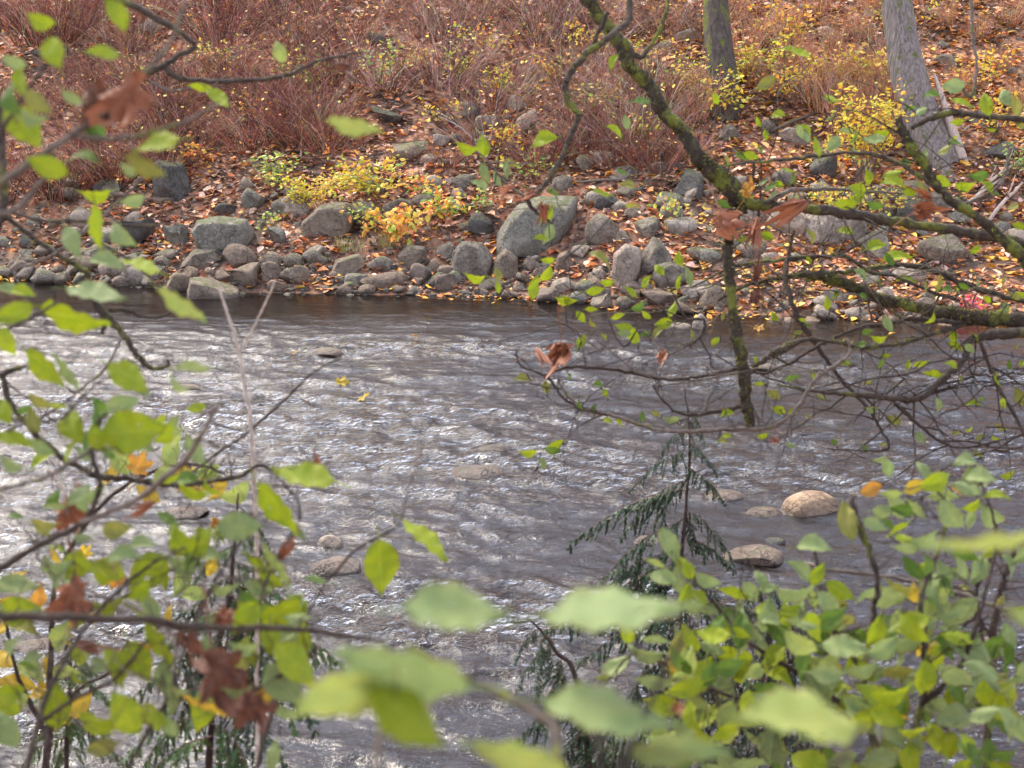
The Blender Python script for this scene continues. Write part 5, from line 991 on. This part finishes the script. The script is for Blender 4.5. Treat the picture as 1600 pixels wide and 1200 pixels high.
G.leaves([(472,744,98,12,.32,'g',2.1),(436,795,98,53,.42,'g',2.1),(376,823,60,-2,.62,'s',2.1),(283,845,54,60,.6,'g',2.1),(312,848,50,-50,.6,'g',2.1),(229,898,72,-42,.6,'g',2.05),(215,925,40,-40,.5,'g',2.05),(162,945,52,-8,.42,'g',2.0),(407,890,78,40,.36,'g',2.1),(430,886,78,56,.28,'w',2.1),(400,917,48,10,.7,'s',2.1),(442,952,78,-36,.45,'g',2.0),(388,955,50,56,.45,'g',2.0),(422,1000,46,88,.7,'g',2.0),(466,1040,94,47,.38,'g',1.9),(245,1001,72,62,.40,'g',1.95),(218,1035,60,62,.7,'g',1.95),(85,1100,70,88,.6,'g',1.9),(155,1040,38,20,.6,'s',2.0),(446,1070,84,45,.58,'s',1.8),(324,1107,80,25,.3,'y',1.9),(196,1112,66,60,.55,'g',1.9),(371,1079,44,0,.4,'s',1.9),(27,917,60,5,.42,'s',2.0),(95,898,54,-55,.52,'s',2.0),(70,820,40,0,.5,'l',2.1),(182,827,52,-10,.6,'l',2.1),(287,890,36,0,.75,'s',2.1),(462,964,44,0,.36,'s',2.0),(7,1087,48,-20,.6,'g',1.9),(162,1125,64,0,.4,'g',1.85),(245,1125,40,30,.5,'g',1.9),(120,1060,34,30,.5,'g',1.95),(330,870,34,0,.4,'s',2.1),(310,880,26,40,.5,'d',2.1),(130,840,34,0,.5,'s',2.1),(225,848,40,0,.35,'s',2.1),(60,960,24,20,.5,'s',2.0),(413,1090,44,-20,.6,'y',1.9),(330,970,26,40,.6,'s',2.0),(323,1010,34,60,.7,'s',1.95),(380,1010,38,10,.5,'s',1.9),(20,1010,40,-50,.5,'s',1.9),(40,1040,30,30,.5,'d',1.9),(490,905,40,10,.25,'d',2.1),(470,835,30,60,.5,'s',2.1)])
G.leaves(scatter(RL, 46, (0, 820, 480, 1200), (30, 62), 'gggdsvl', (.35, .7)), 2.2, .3); G.leaves(scatter(RL, 30, (0, 620, 330, 900), (24, 50), 'ggdsv', (.35, .7)), 2.3, .3); G.done()
# --- the very near blurred shoot at the bottom
Hn = Plant('near_shoot', 'very near out of focus shoot with big pale green leaves along the bottom edge', 'shrub', (.15, .62, gz(.15, .62)), 6)
Hn.branch([(500,5200,40,.62),(560,3200,34,.66),(620,1900,22,.74),(600,1400,14,.80),(590,1180,9,.86),(615,1080,6,.88),(640,1010,5,.88),(650,960,4,.9)], .85, 'twig_grey')
Hn.branch([(620,1900,22,.74),(800,1500,18,.8),(870,1180,15,.95),(830,1110,15,1.1),(760,1075,14,1.15),(700,1048,12,1.15),(640,1010,8,1.15)], 1.0, 'limb')
Hn.branch([(800,1500,16,.8),(950,1250,12,.84),(1000,1130,9,.86),(1060,1010,7,.88),(1090,960,5,.9)], .85, 'twig')
Hn.branch([(800,1500,16,.8),(1150,1350,12,.82),(1300,1200,9,.84),(1350,1130,6,.85)], .85, 'twig')
Hn.branch([(950,1250,10,.84),(930,1130,9,.9),(945,1050,7,1.0)], .9, 'twig')
Hn.leaves([(625,1050,210,14,.44,'v',.84),(520,1095,150,-25,.5,'w',.84),(640,1120,150,40,.42,'g',.84),(715,957,160,4,.34,'v',.9),(970,945,235,-4,.15,'v',.88),(962,1108,215,10,.17,'v',.88),(1240,1124,205,6,.22,'w',.86),(560,1060,130,-35,.5,'v',.86),(800,1190,170,20,.4,'w',.84),(1060,1180,160,0,.4,'v',.86)], dj=.02)
Hn.done()
Hr = Plant('edge_shoot', 'very near blurred shoot with one yellow green leaf at the right edge', 'shrub', (.55, .75, gz(.55, .75)), 16)
Hr.branch([(1900,4200,34,.66),(1850,2200,24,.72),(1780,1300,15,.78),(1720,900,9,.8),(1680,850,6,.8)], .8, 'twig')
Hr.leaves([(1545,852,205,-3,.15,'w',.84),(1640,1000,170,40,.4,'w',.8)], dj=.01); Hr.done()
# --- hanging two-leaf sprig in the middle
Sg = Plant('two_leaf_sprig', 'slender twig with two hanging green leaves left of the middle', 'twig', (-.3, 2.2, gz(-.3, 2.2)), 17)
Sg.branch([(300,1900,10,2.2),(380,1300,7,2.3),(470,985,4,2.4),(545,870,4,2.4),(600,835,3.5,2.4),(625,815,3,2.4),(640,760,2,2.4),(655,720,1.5,2.4)], 2.4, 'twig')
Sg.leaves([(594,887,88,88,.56,'g',2.4),(667,844,90,42,.2,'g',2.4)], dj=.02); Sg.done()
# --- green sapling at the lower right
K = Plant('green_sapling', 'bushy sapling of rounded green leaves filling the lower right corner', 'sapling', (1.0, 2.5, gz(1.0, 2.5)), 7)
K.branch([(1450,2600,26,2.5),(1420,1700,20,2.6),(1390,1300,15,2.65),(1360,1130,11,2.7),(1350,1050,10,2.75),(1365,960,9,2.8),(1370,900,9,2.8),(1350,840,10,2.8),(1335,800,9,2.8),(1330,775,6,2.8)], 2.75, 'limb')
K.branch([(1390,1300,13,2.65),(1440,1100,11,2.7),(1445,1000,10,2.7),(1440,930,9,2.7),(1470,850,7,2.75),(1480,790,5,2.75),(1450,755,3,2.75)], 2.7, 'limb')
K.branch([(1360,1130,9,2.7),(1260,1060,8,2.75),(1180,1010,7,2.75),(1130,960,6,2.8),(1075,890,5,2.8),(1045,850,3,2.8)], 2.75, 'twig')
K.branch([(1360,1130,9,2.7),(1250,1100,7,2.7),(1150,1090,6,2.7),(1080,1060,5,2.7),(1000,1020,4,2.7),(965,1045,3,2.7)], 2.7, 'twig')
K.branch([(1440,1100,9,2.7),(1500,1040,8,2.7),(1530,960,6,2.7),(1555,860,5,2.75),(1550,800,4,2.75),(1530,750,3,2.75)], 2.7, 'twig')
K.branch([(1350,1050,7,2.75),(1300,980,7,2.75),(1280,920,6,2.8),(1275,870,4,2.8),(1260,840,3,2.8)], 2.75, 'twig')
K.branch([(1290,890,4,3.2),(1340,895,5,3.2),(1440,910,6,3.2),(1520,935,7,3.2),(1600,962,7,3.2),(1720,1010,8,3.2)], 3.2, 'twig_grey')
K.spray(30, 50, 140, 2.6, (0, -.2), 'twig', (1050, 800, 1600, 1133))
KL = [(1075,888,34,70,.7,'g'),(1107,908,40,20,.55,'s'),(1144,927,52,15,.45,'g'),(1173,927,44,60,.6,'s'),(1104,950,38,0,.7,'s'),(1124,978,42,-10,.7,'d'),(1168,976,48,62,.45,'s'),(1200,955,38,10,.5,'g'),(1234,955,34,-20,.55,'g'),(1246,974,44,15,.5,'s'),(1208,969,36,10,.4,'s'),(1242,925,58,-3,.4,'s'),(1279,896,34,-60,.7,'g'),(1276,851,58,5,.42,'s'),(1249,891,48,40,.45,'s'),(1315,923,46,30,.6,'g'),(1298,945,54,48,.6,'s'),(1269,939,34,60,.5,'w'),(1325,810,54,82,.66,'l'),(1367,822,42,20,.55,'s'),(1382,798,42,0,.6,'s'),(1430,793,34,50,.45,'w'),(1490,807,50,48,.55,'s'),(1548,807,50,40,.5,'s'),(1418,841,36,10,.4,'g'),(1414,858,38,10,.5,'s'),(1426,885,46,50,.55,'d'),(1502,885,40,60,.55,'s'),(1467,928,36,10,.7,'w'),(1430,928,30,70,.5,'y'),(1391,932,60,12,.45,'s'),(1401,969,60,-10,.6,'s'),(1408,1003,66,-8,.4,'s'),(1323,1011,72,5,.35,'s'),(1279,1001,42,70,.6,'d'),(1244,1003,42,35,.5,'g'),(1214,1020,46,-50,.5,'g'),(1149,1030,54,10,.6,'g'),(1109,1011,38,20,.5,'s'),(1070,1038,38,-10,.7,'y'),(1104,1036,38,-45,.55,'g'),(1127,1068,54,70,.72,'s'),(1155,1050,34,70,.6,'g'),(1077,1070,60,60,.6,'s'),(1178,1050,36,-30,.6,'w'),(1261,1043,46,60,.55,'d'),(1306,1040,24,20,.8,'y'),(1343,1047,64,-12,.45,'s'),(1397,1047,56,-5,.5,'l'),(1286,1077,42,60,.6,'w'),(1310,1070,44,30,.5,'g'),(1330,1097,40,-30,.4,'g'),(1367,1090,60,45,.48,'g'),(1394,1090,60,55,.55,'d'),(1462,1100,50,10,.8,'s'),(1441,1016,34,-70,.7,'y'),(1482,1016,34,60,.6,'d'),(1512,1016,76,25,.5,'s'),(1532,1047,72,20,.45,'s'),(1543,1080,72,20,.5,'s'),(1489,1050,66,30,.5,'s'),(1495,1084,46,60,.6,'d'),(1360,1117,76,12,.3,'s'),(1401,1120,38,0,.4,'y'),(1478,959,50,50,.6,'s'),(1448,969,62,82,.5,'w'),(1495,962,46,-20,.55,'s'),(1421,1070,46,20,.55,'s'),(1084,1114,54,0,.5,'s'),(1205,1085,62,25,.5,'d'),(1495,996,46,10,.4,'g'),(1363,764,42,-20,.75,'o'),(1433,760,40,-30,.6,'y'),(1466,751,46,-25,.6,'g'),(1476,776,46,0,.55,'w'),(1508,762,44,15,.45,'s'),(1391,771,34,0,.55,'w'),(1494,766,24,40,.5,'o'),(1536,744,40,5,.45,'s'),(1511,720,40,0,.35,'s'),(1560,776,40,5,.3,'g'),(1448,842,52,-20,.5,'s'),(1046,855,56,64,.55,'s'),(1067,883,34,60,.7,'g'),(1033,901,44,10,.55,'s'),(979,989,32,60,.6,'g'),(1026,1001,38,10,.4,'s'),(1006,1018,50,10,.4,'s'),(965,1043,54,-35,.36,'s'),(942,1060,26,0,.6,'g'),(1019,1063,50,5,.55,'s'),(1053,1060,44,70,.5,'g'),(1063,1043,34,10,.55,'y'),(1022,880,30,20,.4,'w'),(1190,1100,44,0,.5,'s'),(1240,1115,40,20,.4,'s'),(1560,1110,50,20,.5,'s'),(1500,1120,60,0,.5,'s'),(1160,990,34,30,.5,'g'),(1010,960,40,0,.3,'s')]
K.leaves([(*q,) for q in KL], 2.75, .25)
RK = random.Random(5); K.leaves(scatter(RK, 26, (1010, 1120, 1590, 1215), (38, 60), 'ggsssdw', (.4, .7)), 2.7, .2); K.leaves(scatter(RK, 75, (1060, 900, 1590, 1130), (28, 54), 'ggddssvl', (.35, .7)), 2.95, .25); K.leaves(scatter(RK, 22, (1380, 720, 1600, 900), (28, 46), 'gdssv', (.35, .7)), 2.9, .2); K.leaves(scatter(RK, 95, (1030, 960, 1600, 1210), (40, 60), 'gggvwsd', (.38, .72)), 2.6, .25); K.done()
# --- dark bare shrub right of the sapling
Q = Plant('bare_sapling', 'dark bare branching sapling at the lower right edge', 'sapling', (1.75, 3.3, gz(1.75, 3.3)), 8)
Q.branch([(1500,2200,16,3.4),(1530,1400,13,3.5),(1545,1130,11,3.5),(1550,1000,11,3.5),(1562,930,11,3.5),(1578,880,9,3.5),(1590,830,6,3.5)], 3.5, 'twig')
Q.branch([(1545,1130,7,3.5),(1535,1000,7,3.5),(1528,960,8,3.5),(1525,920,9,3.5),(1545,880,8,3.5),(1560,850,5,3.5)], 3.5, 'twig')
Q.branch([(1528,960,5,3.5),(1510,975,4,3.5),(1500,985,3,3.5)], 3.5, 'twig'); Q.branch([(1528,960,5,3.5),(1545,990,5,3.5),(1575,1020,5,3.5),(1610,1050,4,3.5)], 3.5, 'twig')
Q.spray(22, 50, 150, 2.8, (0, -.2), 'twig', (1480, 820, 1600, 1133)); Q.leaves(scatter(RK, 12, (1460, 900, 1600, 1100), (14, 24), 'llgd')); Q.done()
# --- pale dry stalk
T = Plant('dry_stalk', 'pale dead forked stalk standing upright at the left', 'stalk', (-.75, 3.2, gz(-.75, 3.2)), 9)
T.branch([(395,2100,8,3.2),(400,1500,7,3.2),(402,1100,6,3.2),(401,900,7,3.2),(400,800,7,3.2),(394,690,7,3.2),(385,620,6,3.2),(375,560,5.5,3.2),(362,510,5,3.2),(350,475,4,3.2),(340,446,3,3.2),(325,430,2,3.2)], 3.2, 'twig_pale', 0)
T.branch([(375,548,4,3.2),(392,520,3.5,3.2),(412,480,3,3.2),(430,438,2.5,3.2)], 3.2, 'twig_pale', 0); T.spray(5, 40, 90, 2, (0, -.4), 'twig_pale', (300, 600, 420, 800)); T.done()
# --- yellow leaved maple twig at the left, over the water
Y = Plant('yellow_maple_sapling', 'low maple sapling with yellow and orange leaves at the lower left', 'sapling', (-1.35, 4.2, gz(-1.35, 4.2)), 10)
Y.branch([(60,1500,14,4),(75,1150,10,4),(80,1000,8,4),(90,900,7,4),(150,800,6,4),(220,745,5,4),(300,725,4,4),(360,745,3,4)], 4.0, 'twig')
Y.branch([(75,1150,8,4),(30,1060,6,4),(10,980,5,4),(-20,930,4,4)], 4.0, 'twig'); Y.branch([(80,1000,6,4),(150,960,5,4),(250,900,4,4),(320,870,3,4)], 4.0, 'twig'); Y.branch([(75,1150,6,4),(120,1080,5,4),(170,1050,4,4),(200,1000,3,4)], 4.0, 'twig')
def maple_leaf(pl, px, py, ln, c, d, R, k=None):
    m, base = frame_at(px, py, d, ln*1.35, R.uniform(0, 360), R.uniform(.4, .6), R); put(R.choice(BLADES+MAPLES[:1]*4+MAPLES[3:4]*4), m, R.choice((c, c, 'y', 'w')), pl.cur, pl.org)
    near = min(pl.pts, key=lambda p: (p[0]-px)**2+(p[1]-py)**2)[3]; pl.tw.tube([m.translation, m.translation.lerp(near, .5)+Vector((0, 0, .02)), near], [.001]*3, 4, None, False)
RY = random.Random(12)
for (px, py, ln, c) in [(185,715,46,'y'),(215,730,44,'o'),(170,745,40,'y'),(270,700,50,'o'),(285,735,40,'y'),(320,740,50,'o'),(300,760,44,'y'),(340,765,36,'y'),(250,745,36,'o'),(365,770,40,'o'),(230,770,34,'y'),(20,940,44,'y'),(40,960,40,'y'),(8,975,40,'o'),(60,930,34,'o'),(95,1000,44,'y'),(105,990,36,'o'),(30,1070,46,'o'),(60,1080,44,'y'),(15,1100,44,'y'),(50,1050,40,'o'),(100,1050,40,'y'),(75,1040,36,'y'),(130,1020,34,'o'),(10,1030,36,'y'),(90,1120,44,'y'),(185,905,40,'o'),(170,890,34,'y'),(280,910,36,'o'),(300,930,34,'y'),(330,880,30,'y'),(265,960,26,'y'),(150,960,30,'y'),(25,900,30,'y'),(340,835,34,'y'),(335,815,26,'o'),(90,870,26,'y'),(130,865,26,'y'),(180,1030,28,'y'),(230,1010,30,'o'),(220,960,26,'o'),(130,1100,36,'y')]: maple_leaf(Y, px, py, ln, c, 4.0+RY.uniform(-.25, .25), RY)
Y.spray(10, 50, 130, 2.2, (0, -.2), 'twig', (0, 700, 380, 1120)); Y.done()
# --- out of focus leaves in the upper left
U = Plant('upper_left_shoot', 'near blurred leafy shoot in the upper left corner', 'shrub', (-.95, 1.45, gz(-.95, 1.45)), 13)
U.branch([(-700,2400,22,1.6),(-420,1200,18,1.6),(-180,560,15,1.6),(-40,330,13,1.6),(40,260,12,1.6),(110,212,11,1.6),(170,170,10,1.6),(230,110,8,1.6),(270,60,6,1.6),(300,-30,5,1.6)], 1.6, 'twig_grey')
U.branch([(-40,330,10,1.6),(20,330,9,1.65),(70,275,8,1.65),(85,240,6,1.65)], 1.6, 'twig_grey')
U.branch([(110,212,7,1.6),(200,215,7,1.6),(290,190,6,1.6),(340,160,4,1.6)], 1.6, 'twig_grey')
U.branch([(-40,330,8,1.6),(-10,230,7,1.6),(30,160,6,1.6),(80,90,4,1.6)], 1.6, 'twig')
U.leaves([(85,78,58,70,.6,'g'),(242,226,76,-14,.42,'g'),(72,258,66,20,.6,'g'),(38,200,70,50,.55,'g'),(33,122,56,80,.5,'g'),(62,160,48,40,.55,'l'),(50,182,52,15,.5,'s'),(140,192,44,60,.5,'d'),(158,82,52,0,.5,'g'),(110,150,40,30,.5,'s'),(15,150,50,70,.5,'d'),(20,95,44,20,.5,'s'),(125,245,50,0,.3,'d'),(230,260,60,25,.35,'l'),(205,262,40,10,.4,'s'),(60,30,50,20,.5,'g'),(180,20,50,60,.5,'g')]); U.done()

# ------------------------------------------------------------------ evergreens standing between camera and river
def spray_mesh(seed, L, dens, droop, col):
    R = random.Random(seed); mb = MB(); n = int(15*dens); ax = [Vector((L*i/n, .02*math.sin(i*.6), -droop*L*(i/n)**1.8)) for i in range(n+1)]
    mb.tube(ax, [.0035*(1-.8*i/n) for i in range(n+1)], 4, (0.13, 0.08, 0.05), False)
    def flat(a, b, w, c):
        d = (b-a); s = d.cross(Vector((R.gauss(0, .5), R.gauss(0, .3), 1))).normalized()*w; mb.poly([a, a.lerp(b, .4)+s, b, a.lerp(b, .4)-s], c)
    for i in range(1, n+1):
        for sd in (-1, 1):
            l2 = L*.30*(1.08-i/n)*R.uniform(.35, 1.4)+.03; d = Vector((.5+R.gauss(0, .3), sd*(.7+R.gauss(0, .35)), -R.uniform(.2, 1.5))).normalized(); a = ax[i]; m = max(4, int(l2/.014)); q = a
            for k in range(m):
                d = (d+Vector((.02, 0, -.07))).normalized(); q2 = q+d*l2/m; c = tuple(x*R.uniform(.6, 1.4) for x in col); flat(q, q2+d*.006, .0058, c)
                for s2 in (-1, 1):
                    e = (d+Vector((-d.y, d.x, 0))*s2*.9+Vector((0, 0, -.35+R.gauss(0, .2)))).normalized(); ll = R.uniform(.014, .034)*(1.1-k/m*.6); flat(q, q+e*ll*1.2, .005, tuple(x*R.uniform(.6, 1.5) for x in col))
                q = q2
    return mb.mesh('frond', M['needle'], smooth=False)
CG = (0.026, 0.046, 0.020)
FR = [spray_mesh(500+i, [.55, .42, .34, .48][i % 4], 1.0, [.45, .7, .5, .35][i % 4], CG) for i in range(4)]
FG = [spray_mesh(520+i, [.40, .32, .28][i % 3], 1.0, [.6, .8, .5][i % 3], (0.06, 0.10, 0.03)) for i in range(3)]
def evergreen(name, label, stem, d, fronds, meshes, seed, more=.35):
    R = random.Random(seed); b = P(stem[0][0], stem[0][1], d); pl = Plant(name, label, 'conifer', (b.x, b.y, gz(b.x, b.y)), seed); pl.branch([(x, y, w, d) for x, y, w in stem], d, 'twig', name='trunk')
    for (px, py, ang, ln) in fronds+[(x_+R.uniform(-4, 4), y_+R.uniform(8, 24), a_+R.uniform(-25, 25), l_*R.uniform(.6, .95)) for x_, y_, a_, l_ in fronds if R.random() < more]:
        a = math.radians(ang); z = R.uniform(-.5, .5); base = P(px, py, d+R.uniform(-.1, .1)); yaw = math.atan2(z, math.cos(a)); s = ln*d/FPX/.46
        me = R.choice(meshes); o = bpy.data.objects.new('frond', me); COL.objects.link(o); o.parent = pl.top
        o.location = base-pl.org; o.rotation_euler = Euler((R.uniform(-.3, .3), -math.asin(max(-.9, min(.9, -math.sin(a)))) if True else 0, yaw)); o.scale = (s, s, s)
    return pl
# angle: 0 = to the right, 180 = to the left, positive sines point down
evergreen('cedar_sapling', 'tall thin evergreen sapling with drooping sprays in front of the rapids', [(1040,1900,13),(1050,1500,11),(1056,1150,7),(1064,1000,6),(1066,880,5.5),(1073,780,4.5),(1078,700,3.5),(1074,640,2.5),(1068,605,1.5)], 6.0,
 [(1075,640,30,60),(1076,660,150,70),(1077,690,20,80),(1077,700,165,90),(1075,730,25,90),(1074,750,170,130),(1072,765,172,170),(1072,800,15,110),(1070,810,168,150),(1070,840,10,120),(1068,850,170,150),(1066,880,20,120),(1066,890,176,190),(1064,905,172,220),(1064,930,15,140),(1062,960,170,160),(1062,985,20,170),(1060,1010,160,190),(1060,1040,10,190),(1060,1060,165,180),(1058,1090,20,190),(1058,1110,170,200),(1058,1140,5,210),(1056,1160,175,220),(1062,950,40,150),(1062,975,140,150),(1060,1000,35,170),(1060,1100,40,160),(1058,1130,140,170)], FR, 21)
evergreen('cedar_sapling', 'small evergreen behind the sapling leaves at the lower right', [(1215,1800,14),(1210,1400,12),(1205,1130,9),(1200,1000,7),(1190,930,5),(1186,890,3)], 6.3,
 [(1188,900,30,80),(1190,920,150,90),(1195,945,15,110),(1198,965,165,120),(1200,990,20,130),(1202,1010,160,140),(1204,1040,10,150),(1204,1060,170,150),(1206,1090,20,160),(1206,1110,165,160),(1208,1140,15,170),(1208,1160,170,170),(1200,980,60,110),(1204,1030,120,110),(1206,1080,50,120)], FR, 22)
evergreen('cedar_sapling', 'low evergreen spray at the bottom middle with one bare leader', [(960,1900,14),(940,1400,11),(905,1080,8),(870,1020,6),(845,985,4),(825,968,2.5)], 5.0,
 [(840,985,150,80),(850,995,110,90),(860,1010,160,90),(875,1030,80,110),(885,1050,150,120),(900,1080,60,120),(905,1090,165,140),(915,1120,40,140),(920,1140,150,150),(930,1180,20,150),(930,1180,170,160),(860,1005,70,90)], FR, 23)
evergreen('cedar_sapling', 'young green evergreen with hanging sprays at the lower left', [(330,1900,14),(320,1400,12),(330,1130,9),(345,1000,8),(360,920,7),(365,860,5),(370,800,4),(372,770,2.5)], 4.0,
 [(370,790,30,90),(370,800,160,80),(368,830,15,110),(366,850,170,120),(364,880,20,150),(362,900,165,140),(360,915,5,200),(358,930,8,230),(354,950,172,170),(350,970,20,170),(346,1000,165,180),(344,1020,15,170),(340,1050,170,190),(336,1080,10,180),(334,1100,165,190),(330,1130,20,190),(330,1150,170,200),(328,1170,10,190),(360,910,40,160),(350,980,140,150),(340,1040,40,150)], FG+FR[:2], 24, .6)
evergreen('cedar_sapling', 'small bright evergreen tuft at the lower left corner', [(90,1900,12),(100,1400,10),(105,1150,7),(110,1060,5),(112,1000,3)], 4.3,
 [(112,1010,30,80),(112,1020,160,80),(110,1040,10,110),(110,1050,170,110),(108,1080,20,120),(108,1100,165,130),(105,1130,10,140),(105,1150,170,140),(110,1060,60,100),(108,1110,120,110)], FG, 25, .6)

# ------------------------------------------------------------------ dry leaves caught in the twigs, and two on the water
RD = random.Random(31)
def dry(px, py, ln, ang, wr, c, d, k, label, tilt=None, name='dry_leaf'):
    m, _ = frame_at(px, py, d, ln*1.02, ang, wr, RD, RD.uniform(-.25, .25)); o = bpy.data.objects.new(name, MAPLES[k]); COL.objects.link(o); o.matrix_world = m
    o.material_slots[0].link = 'OBJECT'; o.material_slots[0].material = LM[c]; tag(o, label, 'leaf')
dry(200,148,165,78,.52,'r',1.55,0,'big curled rust brown leaf in the upper left corner')
dry(150,150,120,50,.55,'b',1.6,0,'dark brown curled leaf behind the big rust one')
dry(545,102,60,80,.45,'b',3.1,2,'small red brown leaf hanging from the upper left limb')
dry(877,545,92,85,.55,'r',4.9,1,'crumpled rust leaf held by the twig tips over the water')
dry(838,548,56,-25,.3,'p',4.9,2,'narrow pinkish dry leaf left of the crumpled rust leaf')
dry(1130,345,100,70,.5,'p',4.85,4,'pale orange dry leaf draped over the mossy limb junction')
dry(1180,345,90,20,.3,'r',4.85,2,'rust leaf curled right of the mossy limb junction')
dry(1168,300,50,-60,.4,'o',4.85,0,'small orange leaf stuck above the limb junction')
dry(1252,315,125,68,.3,'r',4.85,2,'long orange brown leaf hanging across the right limb')
dry(1433,330,66,-30,.55,'r',4.7,1,'reddish dry leaf on the far right mossy branch')
dry(1452,310,50,-70,.3,'r',4.7,2,'thin upright rust leaf beside the reddish dry leaf')
dry(1178,462,44,70,.6,'b',5.1,0,'small dark rust leaf right of the broken stub')
dry(1180,435,50,0,.3,'b',5.1,2,'folded brown leaf above the dark rust one')
dry(1035,553,46,55,.5,'p',4.95,1,'small salmon coloured leaf on the lower twigs')
dry(1206,684,26,-60,.35,'b',4.9,2,'left one of two tiny red brown leaves under the stub')
dry(1217,686,30,80,.35,'r',4.9,2,'right one of two tiny red brown leaves under the stub')
dry(800,290,46,80,.35,'p',4.55,2,'salmon dry leaf, leftmost of three at the curved branch tip')
dry(832,302,44,85,.35,'p',4.55,1,'salmon dry leaf, middle one of three at the curved branch tip')
dry(848,322,46,40,.4,'r',4.55,4,'orange dry leaf, rightmost of three at the curved branch tip')
dry(700,347,38,75,.45,'p',4.5,1,'blurred orange brown leaf in front of the orange plant')
dry(112,792,100,60,.5,'r',2.2,0,'rust brown leaf hanging among the left twigs')
dry(125,775,60,-20,.5,'r',2.2,1,'small orange brown curl above the hanging rust leaf')
dry(235,785,66,70,.4,'r',2.4,2,'narrow rust leaf right of the hanging one')
dry(120,925,140,80,.42,'r',2.0,0,'tall brown dry leaf above the lower left branch')
dry(125,1005,80,85,.35,'r',2.0,2,'brown dry leaf tip below the lower left branch')
dry(338,1045,180,80,.45,'b',1.8,0,'largest dark brown dry leaf at the bottom left of centre')
dry(345,965,70,30,.6,'r',1.8,4,'curled brown leaf on the lower left branch')
dry(290,995,80,10,.4,'b',1.75,4,'brown leaf hanging left under the lower left branch')
dry(395,1095,110,60,.55,'b',1.75,0,'dark brown leaf right of the largest dry leaf')
dry(438,868,66,25,.35,'r',2.1,2,'rolled rust leaf behind the green leaves left of the middle')
dry(496,732,40,-20,.4,'r',2.12,2,'thin rust curl at the tip of a green leaf')
dry(1056,1102,44,60,.6,'r',1.2,1,'small blurred rust leaf at the bottom right of the middle')
def on_water(px, py, ln, c, label):
    p, t = hit(px, py); o = bpy.data.objects.new('floating_leaf', MAPLES[3]); COL.objects.link(o); s = ln*t/FPX
    o.location = (p.x, p.y, .05); o.rotation_euler = (math.radians(28), math.radians(8), RD.uniform(0, 6)); o.scale = (s, s, s); o.material_slots[0].link = 'OBJECT'; o.material_slots[0].material = LM[c]; tag(o, label, 'leaf')
on_water(531, 602, 34, 'y', 'bright yellow leaf on the water left of the middle'); on_water(569, 626, 32, 'y', 'yellow green leaf on the water just below the bright yellow one')
on_water(650, 530, 18, 'o', 'tiny orange leaf drifting in the calm water above the riffle'); on_water(1183, 517, 26, 'o', 'orange leaf drifting in the right shallows')
on_water(460, 556, 16, 'o', 'tiny brown orange leaf drifting at the left of the riffle')

# ------------------------------------------------------------------ labels for the look-alikes: each is named by its nearest landmark
MARKS = [(838,352,'the huge tilted slab'),(742,408,'the large blocky boulder'),(512,346,'the broad smooth boulder'),(350,366,'the moss crusted boulder'),(334,454,'the wedge rock in the water'),(268,292,'the dark pointed boulder'),(600,437,'the long low pinkish stone'),(642,402,'the square cut stone'),(982,412,'the tall pale boulder'),(1052,432,'the purplish boulder'),(1300,350,'the large pale boulder'),(1470,392,'the broad far right boulder'),(605,183,'the dark flat boulder'),(640,240,'the stack like rock'),(822,192,'the striped pale boulder'),(914,258,'the smooth oval stone'),(940,364,'the shiny leaning boulder'),(1130,190,'the dark trunk'),(1465,240,'the leaning trunk'),(1350,230,'the tall yellow shrub'),(432,262,'the bright green shrub'),(488,300,'the golden yellow shrub'),(618,352,'the drooping orange shrub'),(70,398,'the far left pale stone'),(212,370,'the dark green boulder'),(880,448,'the angular waterline stone'),(461,431,'the touching cobble pair'),(720,105,'the high yellow green shrub'),(205,148,'the big curled rust leaf'),(340,95,'the sparse top left shrub'),(1094,503,'the pale round shallows stone'),(1514,478,'the crimson seedling'),(1005,90,'the yellow shrub behind the limb'),(590,105,'the dark bramble')]
ORD = ['nearest', 'second nearest', 'third nearest', 'fourth nearest', 'fifth nearest', 'sixth nearest', 'seventh nearest', 'eighth nearest', 'ninth nearest', 'tenth nearest', 'eleventh nearest', 'twelfth nearest']
bag = {}
for (o, px, py, look, noun) in NAMED:
    mx_, my_, mk = min(MARKS, key=lambda q: (q[0]-px)**2+(q[1]-py)**2*1.6); dx, dy = px-mx_, py-my_
    side = ('right of' if dx > 0 else 'left of') if abs(dx) > abs(dy)*1.2 else ('below' if dy > 0 else 'above')
    bag.setdefault((look, noun, side, mk), []).append((dx*dx+dy*dy, o.name, o))
for (look, noun, side, mk), L_ in bag.items():
    for i, (_, _, o) in enumerate(sorted(L_, key=lambda q: q[:2])):
        o['label'] = f'{look} {noun} {side} {mk}' + ('' if len(L_) == 1 else f', {ORD[min(i, 11)]} to it')
